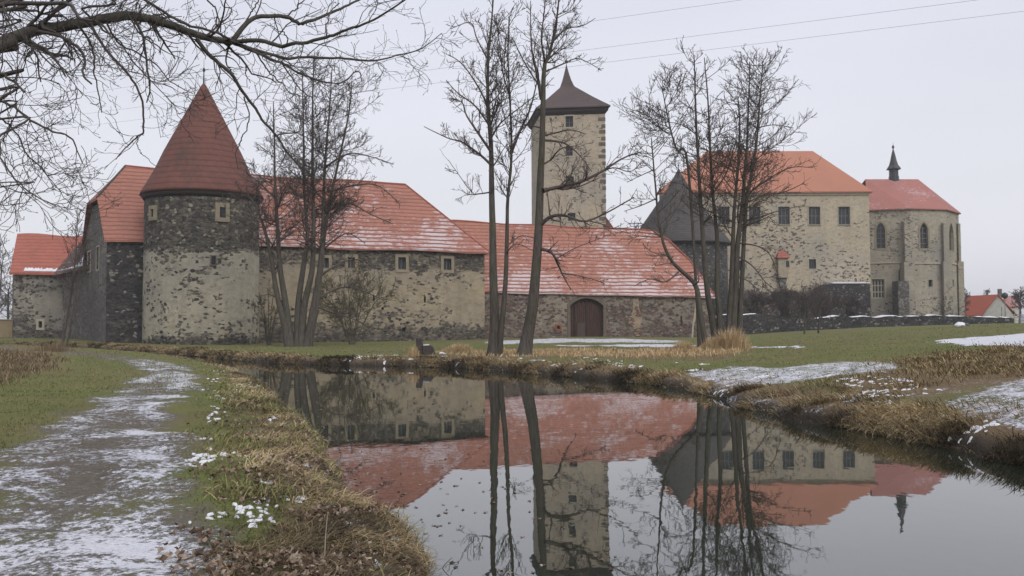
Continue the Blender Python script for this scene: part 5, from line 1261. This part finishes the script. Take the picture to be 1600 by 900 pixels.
def vegetation():
    pd = lambda P: seg_dist(P[:, 0], P[:, 1], PATH, False)
    # short green turf near the camera, left
    P, s, d = polar_points(150000, -33, 6, 4.3, 30, lambda x, y, s, d: (s > .5) & leftbank(x, y), 1.0)
    k = (pd(P) > .9+.5*RNG.random(len(P))) & (RNG.random(len(P)) < np.clip(.25+.3*s, .1, .9)); P, s, d = P[k], s[k], d[k]; N = len(P)
    patch = fbm(P[:, 0]*.9, P[:, 1]*.9, 3)
    blades('turf_grass', P-[0, 0, .01], RNG.random(N)*6.28, .035+.05*RNG.random(N), .0035+.0004*d, .5+.6*RNG.random(N), .8*RNG.random(N), np.clip(.15+.45*RNG.random(N)+(patch-.5)*1.2, 0, 1), M['grass'], label='short mossy green turf beside the snowy path', cat='grass', segs=3)
    # far green turf tufts on both banks
    P, s, d = polar_points(60000, -33, 33, 25, 95, lambda x, y, s, d: (s > 1.2), 1.)
    k = off_snow(P); P, s, d = P[k], s[k], d[k]; N = len(P); blades('meadow_grass', P-[0, 0, .02], RNG.random(N)*6.28, .05+.06*RNG.random(N), .0008*d, .3+.6*RNG.random(N), .8*RNG.random(N), np.clip(.35+.5*RNG.random(N), 0, 1), M['grass'], label='green meadow grass on the far bank in front of the castle', cat='grass', segs=3)
    # tangled dead grass on the near bank
    P, s, d = polar_points(330000, -20, 3, 4.6, 60, lambda x, y, s, d: (s > -.02) & (s < 2.3) & leftbank(x, y), 1.)
    w_ = np.exp(-((s-.65)/.6)**2)*(.15+.85*sstep(.42, .56, fbm(P[:, 0]*1.9, P[:, 1]*1.3+8, 3))); k = RNG.random(len(P)) < w_*.8; P, s, d = P[k], s[k], d[k]; N = len(P)
    az = river_dir(P)+RNG.normal(size=N)*.9+(fbm(P[:, 0]*2.2, P[:, 1]*2.2, 2)-.5)*4
    tone = fbm(P[:, 0]*1.3+5, P[:, 1]*1.3, 3)
    blades('bank_straw', P, az, (.07+.17*RNG.random(N)), .004+.0006*d, .7+.6*RNG.random(N), .8+1.1*RNG.random(N), np.clip(.42+.8*(RNG.random(N)-.45)+(tone-.5)*2.4, 0, 1), M['straw'], label='tangled yellow dead grass drooping down the near bank', cat='dead grass', segs=5)
    # green blades in the straw
    P, s, d = polar_points(40000, -20, 3, 4.6, 40, lambda x, y, s, d: (s > -.05) & (s < 1.6) & leftbank(x, y), 1.)
    k = sstep(.55, .7, fbm(P[:, 0]*1.1+50, P[:, 1]*1.1, 3)) > RNG.random(len(P)); P, s, d = P[k], s[k], d[k]; N = len(P)
    blades('bank_grass', P, river_dir(P)+RNG.normal(size=N)*1.2, .10+.2*RNG.random(N), .004+.0006*d, .3+.6*RNG.random(N), .7+.9*RNG.random(N), .3+.6*RNG.random(N), M['grass'], label='green grass tufts growing among the dead grass of the near bank', cat='grass', segs=4)
    # dead grass hanging over the other banks
    q_ = RBK[(RBK[:, 1] > 9) & (RBK[:, 0] > -60)]; sl = np.hypot(*np.diff(q_, axis=0).T); md = np.hypot(*((q_[1:]+q_[:-1])/2).T); cw = np.cumsum(sl/md**.9); cw = cw/cw[-1]
    r_ = RNG.random(210000); ii = np.searchsorted(cw, r_); ff = RNG.random(len(r_)); base = q_[ii]*(1-ff[:, None])+q_[ii+1]*ff[:, None]; tg = nrm(q_[ii+1]-q_[ii]); off = np.stack([tg[:, 1], -tg[:, 0]], 1)*(-.5+2.6*RNG.random(len(r_)))[:, None]
    x, y = (base+off).T; z, s = H(x, y, True); k = (s > -.02) & (s < 1.9) & ~leftbank(x, y); P = np.stack([x, y, z], 1)[k]; s = s[k]; d = np.hypot(P[:, 0], P[:, 1])
    clump = fbm(P[:, 0]*1.1, P[:, 1]*.8, 3); k = (RNG.random(len(P)) < (.10+.9*sstep(.42, .58, clump))*np.exp(-s/1.1)*.9) & off_snow(P); P, s, d = P[k], s[k], d[k]; N = len(P); tone = fbm(P[:, 0]*.7+25, P[:, 1]*.7, 3)
    blades('far_bank_straw', P, river_dir(P)+RNG.normal(size=N)*.6, (.10+.21*RNG.random(N))*(.6+.9*clump[k]), .004+.0006*d, .4+.6*RNG.random(N), .9+1.0*RNG.random(N), np.clip(.42+.9*(RNG.random(N)-.45)+(tone-.5)*2.6, 0, 1), M['straw'], label='brown and straw coloured tussocks hanging over the far bank', cat='dead grass', segs=5)
    # right slope rough grass
    pol = pix_poly([(1290, 602), (1340, 578), (1440, 556), (1530, 540), (1700, 530), (1700, 585), (1560, 590), (1470, 605), (1380, 630)])
    P, s, d = polar_points(120000, 14, 34, 14, 60, lambda x, y, s, d: s > .4, 1.); k = RNG.random(len(P)) < (1-sstep(-1.5, 1.2, sdist(P[:, 0], P[:, 1], pol)))*(.3+.7*sstep(.4, .6, fbm(P[:, 0]*.8, P[:, 1]*.8, 3)))*.55; P, s, d = P[k], s[k], d[k]; N = len(P)
    k = off_snow(P, .9); P, s, d = P[k], s[k], d[k]; N = len(P)
    blades('rough_grass', P, 3.6+RNG.normal(size=N)*1.2, .08+.17*RNG.random(N), .003+.0007*d, .3+.6*RNG.random(N), .9+.7*RNG.random(N), np.clip(.25+.6*RNG.random(N), 0, 1), M['brush' if False else 'straw'], label='matted ochre rough grass on the slope to the right', cat='dead grass', segs=4)
    # weeds at the left
    pol = pix_poly([(-120, 548), (-10, 548), (40, 552), (95, 560), (90, 575), (40, 590), (-20, 610), (-120, 640)])
    P, s, d = polar_points(60000, -36, -22, 14, 75, lambda x, y, s, d: s > 1, 1.); k = RNG.random(len(P)) < (1-sstep(-1.5, .8, sdist(P[:, 0], P[:, 1], pol)))*.8; P, s, d = P[k], s[k], d[k]; N = len(P)
    blades('weeds', P, RNG.random(N)*6.28, .10+.24*RNG.random(N), .004+.0006*d, .2+.6*RNG.random(N), .9*RNG.random(N), RNG.random(N), M['brush'], label='brown dead weeds at the left edge of the meadow', cat='weeds', segs=4)
    # strip of ochre grass on the far lawn and at the castle foot
    pol = pix_poly([(690, 556), (800, 546), (1100, 543), (1165, 546), (1150, 556), (900, 557)])
    P, s, d = polar_points(90000, -10, 18, 34, 90, lambda x, y, s, d: s > .6, 1.); k = RNG.random(len(P)) < (1-sstep(-1.5, 1, sdist(P[:, 0], P[:, 1], pol)))*.4; P, s, d = P[k], s[k], d[k]; N = len(P)
    blades('ochre_grass', P, RNG.random(N)*6.28, .12+.15*RNG.random(N), .004+.0007*d, .2+.5*RNG.random(N), .8*RNG.random(N), .4+.5*RNG.random(N), M['reed'], label='low ochre grass strip on the lawn behind the riverside trees', cat='dead grass', segs=3)
    # fallen leaves
    P, s, d = polar_points(60000, -20, 4, 4.4, 26, lambda x, y, s, d: (s > .05) & (s < 2.5) & leftbank(x, y), 1.1)
    w_ = np.exp(-((s-.8)/.8)**2)*sstep(.40, .62, fbm(P[:, 0]*1.2+70, P[:, 1]*1.2, 3))*np.clip(12/d, .1, 1); k = RNG.random(len(P)) < w_*.30; P, s, d = P[k], s[k], d[k]; N = len(P)
    lobes = 10; a = np.linspace(0, 2*math.pi, lobes, endpoint=False); rad = np.array([1, .5, .95, .45, .8, .35, .8, .45, .95, .5])
    size = .022+.028*RNG.random(N); rot = RNG.random(N)*6.28; nr = nrm(np.stack([RNG.normal(size=N)*.55, RNG.normal(size=N)*.55, np.ones(N)], 1)); t1 = nrm(np.cross(nr, np.tile([1., .2, 0], (N, 1)))); t2 = np.cross(nr, t1)
    ca = np.cos(a[None]+rot[:, None]); sa = np.sin(a[None]+rot[:, None]); curl = (.25+.7*RNG.random(N))[:, None]*np.cos(a[None]*2+RNG.random(N)[:, None]*6)*.55
    rim = P[:, None]+[0, 0, .03]+(t1[:, None]*ca[..., None]+t2[:, None]*sa[..., None])*(size[:, None]*rad[None])[..., None]+nr[:, None]*(curl*size[:, None]+.3*size[:, None])[..., None]
    V = np.concatenate([(P+[0, 0, .03])[:, None], rim], 1); b = np.arange(N)[:, None]*(lobes+1)
    pat = np.array([[0, 1+i, 1+(i+1) % lobes] for i in range(lobes)]).ravel()
    o = fast_mesh('fallen_leaves', V.reshape(-1, 3), (b+pat[None]).ravel(), np.full(N*lobes, 3), M['leaf'], attrs={'shade': np.repeat(np.clip(RNG.random(N), 0, 1), lobes+1)}, origin=tuple(P.mean(0)), smooth=False)
    tag(o, 'curled brown fallen leaves scattered on the near bank', 'leaves', None, 'stuff')
    # leaves afloat near the bank
    q_ = LB[(LB[:, 1] > 4) & (LB[:, 1] < 40)]; ii = RNG.integers(0, len(q_), 260); tg = nrm(np.diff(LB, axis=0))[np.clip(np.searchsorted(LB[:, 1], q_[ii][:, 1]), 0, len(LB)-2)]
    Pw = q_[ii]+np.stack([tg[:, 1], -tg[:, 0]], 1)*(.25+1.8*RNG.random(260)**2)[:, None]+RNG.normal(size=(260, 2))*.3; Pw = Pw[inside(Pw[:, 0], Pw[:, 1], RIV)]; N2 = len(Pw); rt = RNG.random(N2)*6.28; sz = .018+.022*RNG.random(N2)
    V2 = np.stack([Pw[:, 0:1]+np.cos(a[None]+rt[:, None])*sz[:, None]*rad[None], Pw[:, 1:2]+np.sin(a[None]+rt[:, None])*sz[:, None]*rad[None], np.tile(.006+.006*np.cos(a*2), (N2, 1))], -1)
    o = fast_mesh('floating_leaves', V2.reshape(-1, 3), np.arange(N2*lobes), np.full(N2, lobes), M['leaf'], attrs={'shade': np.repeat(RNG.random(N2), lobes)}, origin=(0, 10, 0), smooth=False); tag(o, 'brown leaves afloat along the near bank', 'leaves', None, 'stuff')
    # remnants of snow lying on the banks
    def crumbs(P, d, size, label):
        N = len(P); m_ = 9; a = np.linspace(0, 2*math.pi, m_, endpoint=False); rad = .35+.9*RNG.random((N, m_)); el = 1+2.2*RNG.random(N); rot = RNG.random(N)*6.28
        x = np.cos(a)[None]*rad*el[:, None]*size[:, None]; y = np.sin(a)[None]*rad*size[:, None]; X = P[:, 0:1]+x*np.cos(rot)[:, None]-y*np.sin(rot)[:, None]; Y = P[:, 1:2]+x*np.sin(rot)[:, None]+y*np.cos(rot)[:, None]
        X2 = P[:, 0:1]+(X-P[:, 0:1])*.6; Y2 = P[:, 1:2]+(Y-P[:, 1:2])*.6; lift = (.010+.014*RNG.random(N))[:, None]
        Z = H(X, Y)-.01+lift*.3; Z2 = H(X2, Y2)+lift
        V = np.concatenate([np.stack([X, Y, Z], -1), np.stack([X2, Y2, Z2], -1)], 1); b = np.arange(N)[:, None]*(2*m_)
        pat = []
        for i in range(m_): pat += [i, (i+1) % m_, m_+(i+1) % m_, m_+i]
        l1_ = (b+np.array(pat)[None]).reshape(N, -1); l2_ = b+np.arange(m_, 2*m_)[None]
        loops = np.concatenate([l1_, l2_], 1).ravel(); sizes = np.tile([4]*m_+[m_], N)
        o = fast_mesh('snow_remnants', V.reshape(-1, 3), loops, sizes, M['snow'], origin=tuple(P.mean(0)), smooth=True); tag(o, label, 'snow', None, 'stuff')
    P, s, d = polar_points(30000, -20, 3, 5, 45, lambda x, y, s, d: (s > .15) & (s < 1.9) & leftbank(x, y), 1.)
    k = RNG.random(len(P)) < sstep(.60, .70, fbm(P[:, 0]*1.7+21, P[:, 1]*1.1, 3))*.22; P, d = P[k], d[k]; crumbs(P, d, .008+.022*RNG.random(len(P))**2+.0007*d, 'small white snow remnants on the near bank')
    P, s, d = polar_points(60000, -10, 33, 12, 75, lambda x, y, s, d: (s > .1) & (s < 4.5) & ~leftbank(x, y), 1.)
    k = RNG.random(len(P)) < sstep(.56, .68, fbm(P[:, 0]*.8+61, P[:, 1]*.7, 3))*.30; P, d = P[k], d[k]; crumbs(P, d, .010+.03*RNG.random(len(P))**2+.0010*d, 'broken white snow remnants on the far bank')
    # twigs standing in the shallows by the near bank
    # countable tufts of tall pale grass
    def tuft(px, py, d, hgt, spread, n, label, mat='reed', group=None):
        c = at(px, py, d); x = c[0]+RNG.normal(size=n)*spread; y = c[1]+RNG.normal(size=n)*spread*.6; z = H(x, y); P_ = np.stack([x, y, z], 1); az = np.arctan2(y-c[1], x-c[0])+RNG.normal(size=n)*.8
        hh = hgt*(.28+.75*RNG.random(n)**1.5)*np.exp(-((x-c[0]-.25*spread)/(spread*1.35))**2)
        o = blades('dry_grass_tuft', P_, az, np.maximum(hh, .1), np.full(n, .006+.0004*d), .02+.4*RNG.random(n), .1+.8*RNG.random(n)**2, np.clip(.45+.55*RNG.random(n), 0, 1), M[mat], kind=None, label=label, cat='grass tuft', segs=5, group=group)
    g = 'tufts of tall dry grass on the far bank'
    tuft(1138, 558, 57, 1.6, .7, 1900, 'tallest pale dry grass clump at the foot of the alder clump', group=g)
    tuft(1112, 558, 57, 1.0, .45, 900, 'smaller pale dry grass clump left of the tallest one', group=g)
    tuft(1065, 556, 58, .75, .5, 900, 'low dry grass tuft below the bending alder', group=g)
    tuft(713, 553, 62, .75, .8, 1500, 'low wide dry grass tuft between the log seat and the two-stemmed tree', group=g)
    tuft(645, 560, 53.5, .8, .22, 260, 'yellow reed tuft hanging over the bank beside the log seat', group=g)
    tuft(78, 545, 60, .9, .8, 700, 'brown weed clump beside the path near the sapling', 'brush', g)
    # a few stalks in the water by the near bank
    for i, (x, y, hh, ln, lb) in enumerate([(601, 822, .20, .05, 'thin bare stalk rising from the water edge, farthest of the three'), (688, 890, .14, .1, 'short stalk standing in the water'), (507, 880, .34, .02, 'straight pale dead stalk standing in the near bank grass')]):
        g_ = gnd(x, y); p0 = np.array([g_[0], g_[1], max(h1(g_[0], g_[1]), -.05)]); P_ = catmull([p0, p0+[ln*.3, 0, hh*.5], p0+[ln, 0, hh]], 8)
        V, q = tubes(P_[None], np.linspace(.005, .0025, 8)[None], 5); o = fast_mesh('dead_stalk', V, q.ravel(), np.full(len(q), 4), M['trim_pale'] if i == 2 else M['twig_olive'], origin=tuple(p0)); tag(o, lb, 'stalk', 'dead stalks by the near bank')
vegetation()

# ------------------------------------------------------------------ log seat, stones
def log_seat():
    c = at(664, 559, 56); x0, y0 = c[0], 56.; z = h1(x0, y0); s = 56/F
    p = thing('log_seat', 'dark weathered log seat with upright backrest and snow strip on the far bank', 'bench', (x0, y0, z))
    m_ = flat_mat('weathered_log', (.045, .038, .038), (.085, .07, .062), 3, bump=.8, stretch=(1, 1, 3))
    def prism(nm, poly, ya, yb, mat, jit=.02):
        V = []; n = len(poly)
        for yy in (ya, (ya+yb)/2, yb):
            k = 1.0 if yy == (ya+yb)/2 else .94
            cx = sum(q[0] for q in poly)/n; cz = sum(q[1] for q in poly)/n
            V += [(x0+cx+(q[0]-cx)*k+random.uniform(-jit, jit), y0+yy, z+cz+(q[1]-cz)*k+random.uniform(-jit, jit)) for q in poly]
        Fc = [tuple(range(n))[::-1], tuple(range(2*n, 3*n))]
        for r_ in range(2):
            for i in range(n): j = (i+1) % n; Fc.append((r_*n+i, r_*n+j, (r_+1)*n+j, (r_+1)*n+i))
        mesh(nm, V, Fc, mat, p)
    prism('backrest', [(-.46, -.25), (-.48, .4), (-.52, .90), (-.50, .98), (-.20, .99), (-.16, .92), (-.13, .55), (-.10, -.25)], -.32, .32, m_, .012)
    prism('seat', [(-.14, -.25), (-.13, .54), (.15, .56), (.36, .55), (.46, .50), (.52, .34), (.60, .05), (.62, -.25)], -.38, .38, m_, .012)
    prism('snow_strip', [(-.10, .55), (-.09, .60), (.08, .62), (.22, .61), (.25, .57)], -.30, .30, M['snow'], .008)
    for i, (px, py, r_) in enumerate(((690, 556, .13), (694, 557, .10), (1500, 512, .45), (1510, 514, .3))):
        g_ = at(px, py, 56 if px < 800 else 95); zz = h1(g_[0], g_[1]); V = []; Fc = []; n1, n2 = 8, 5
        lb = ['pale snow-dusted stone just right of the log seat', 'small pale stone beyond the one beside the log seat', 'large pale boulder on the meadow crest below the chapel', 'darker low boulder right beside the large pale boulder'][i]
        for a in range(n2):
            for b in range(n1):
                ph = math.pi*(a+.5)/n2-math.pi/2; t = 2*math.pi*b/n1; rr_ = r_*random.uniform(.8, 1.15)
                V.append((g_[0]+rr_*math.cos(ph)*math.cos(t)*1.3, g_[1]+rr_*math.cos(ph)*math.sin(t), zz+r_*.25+rr_*math.sin(ph)*.7))
        for a in range(n2-1):
            for b in range(n1): Fc.append((a*n1+b, a*n1+(b+1) % n1, (a+1)*n1+(b+1) % n1, (a+1)*n1+b))
        Fc += [tuple(range(n1))[::-1], tuple(range((n2-1)*n1, n2*n1))]
        o = mesh('boulder' if r_ > .2 else 'stone', V, Fc, M['snow'] if i in (0, 1, 2) else M['masonry_grey'], origin=(g_[0], g_[1], zz)); tag(o, lb, 'stone')
log_seat()

# ------------------------------------------------------------------ misty air
def haze():
    m_ = bpy.data.materials.new('misty_air'); m_.use_nodes = True; t = m_.node_tree; t.nodes.clear()
    o_ = t.nodes.new('ShaderNodeOutputMaterial'); v = t.nodes.new('ShaderNodeVolumePrincipled'); v.inputs['Color'].default_value = (.86, .87, .92, 1)
    v.inputs['Density'].default_value = .00038; v.inputs['Anisotropy'].default_value = .0; t.links.new(v.outputs[0], o_.inputs['Volume'])
    V = []; Fc = []; L_ = 3300
    box_faces(V, Fc, [(-L_, -L_, -5), (L_, -L_, -5), (L_, L_, -5), (-L_, L_, -5), (-L_, -L_, 62), (L_, -L_, 62), (L_, L_, 62), (-L_, L_, 62)])
    o = mesh('haze', V, Fc, m_); o['kind'] = 'stuff'
haze()
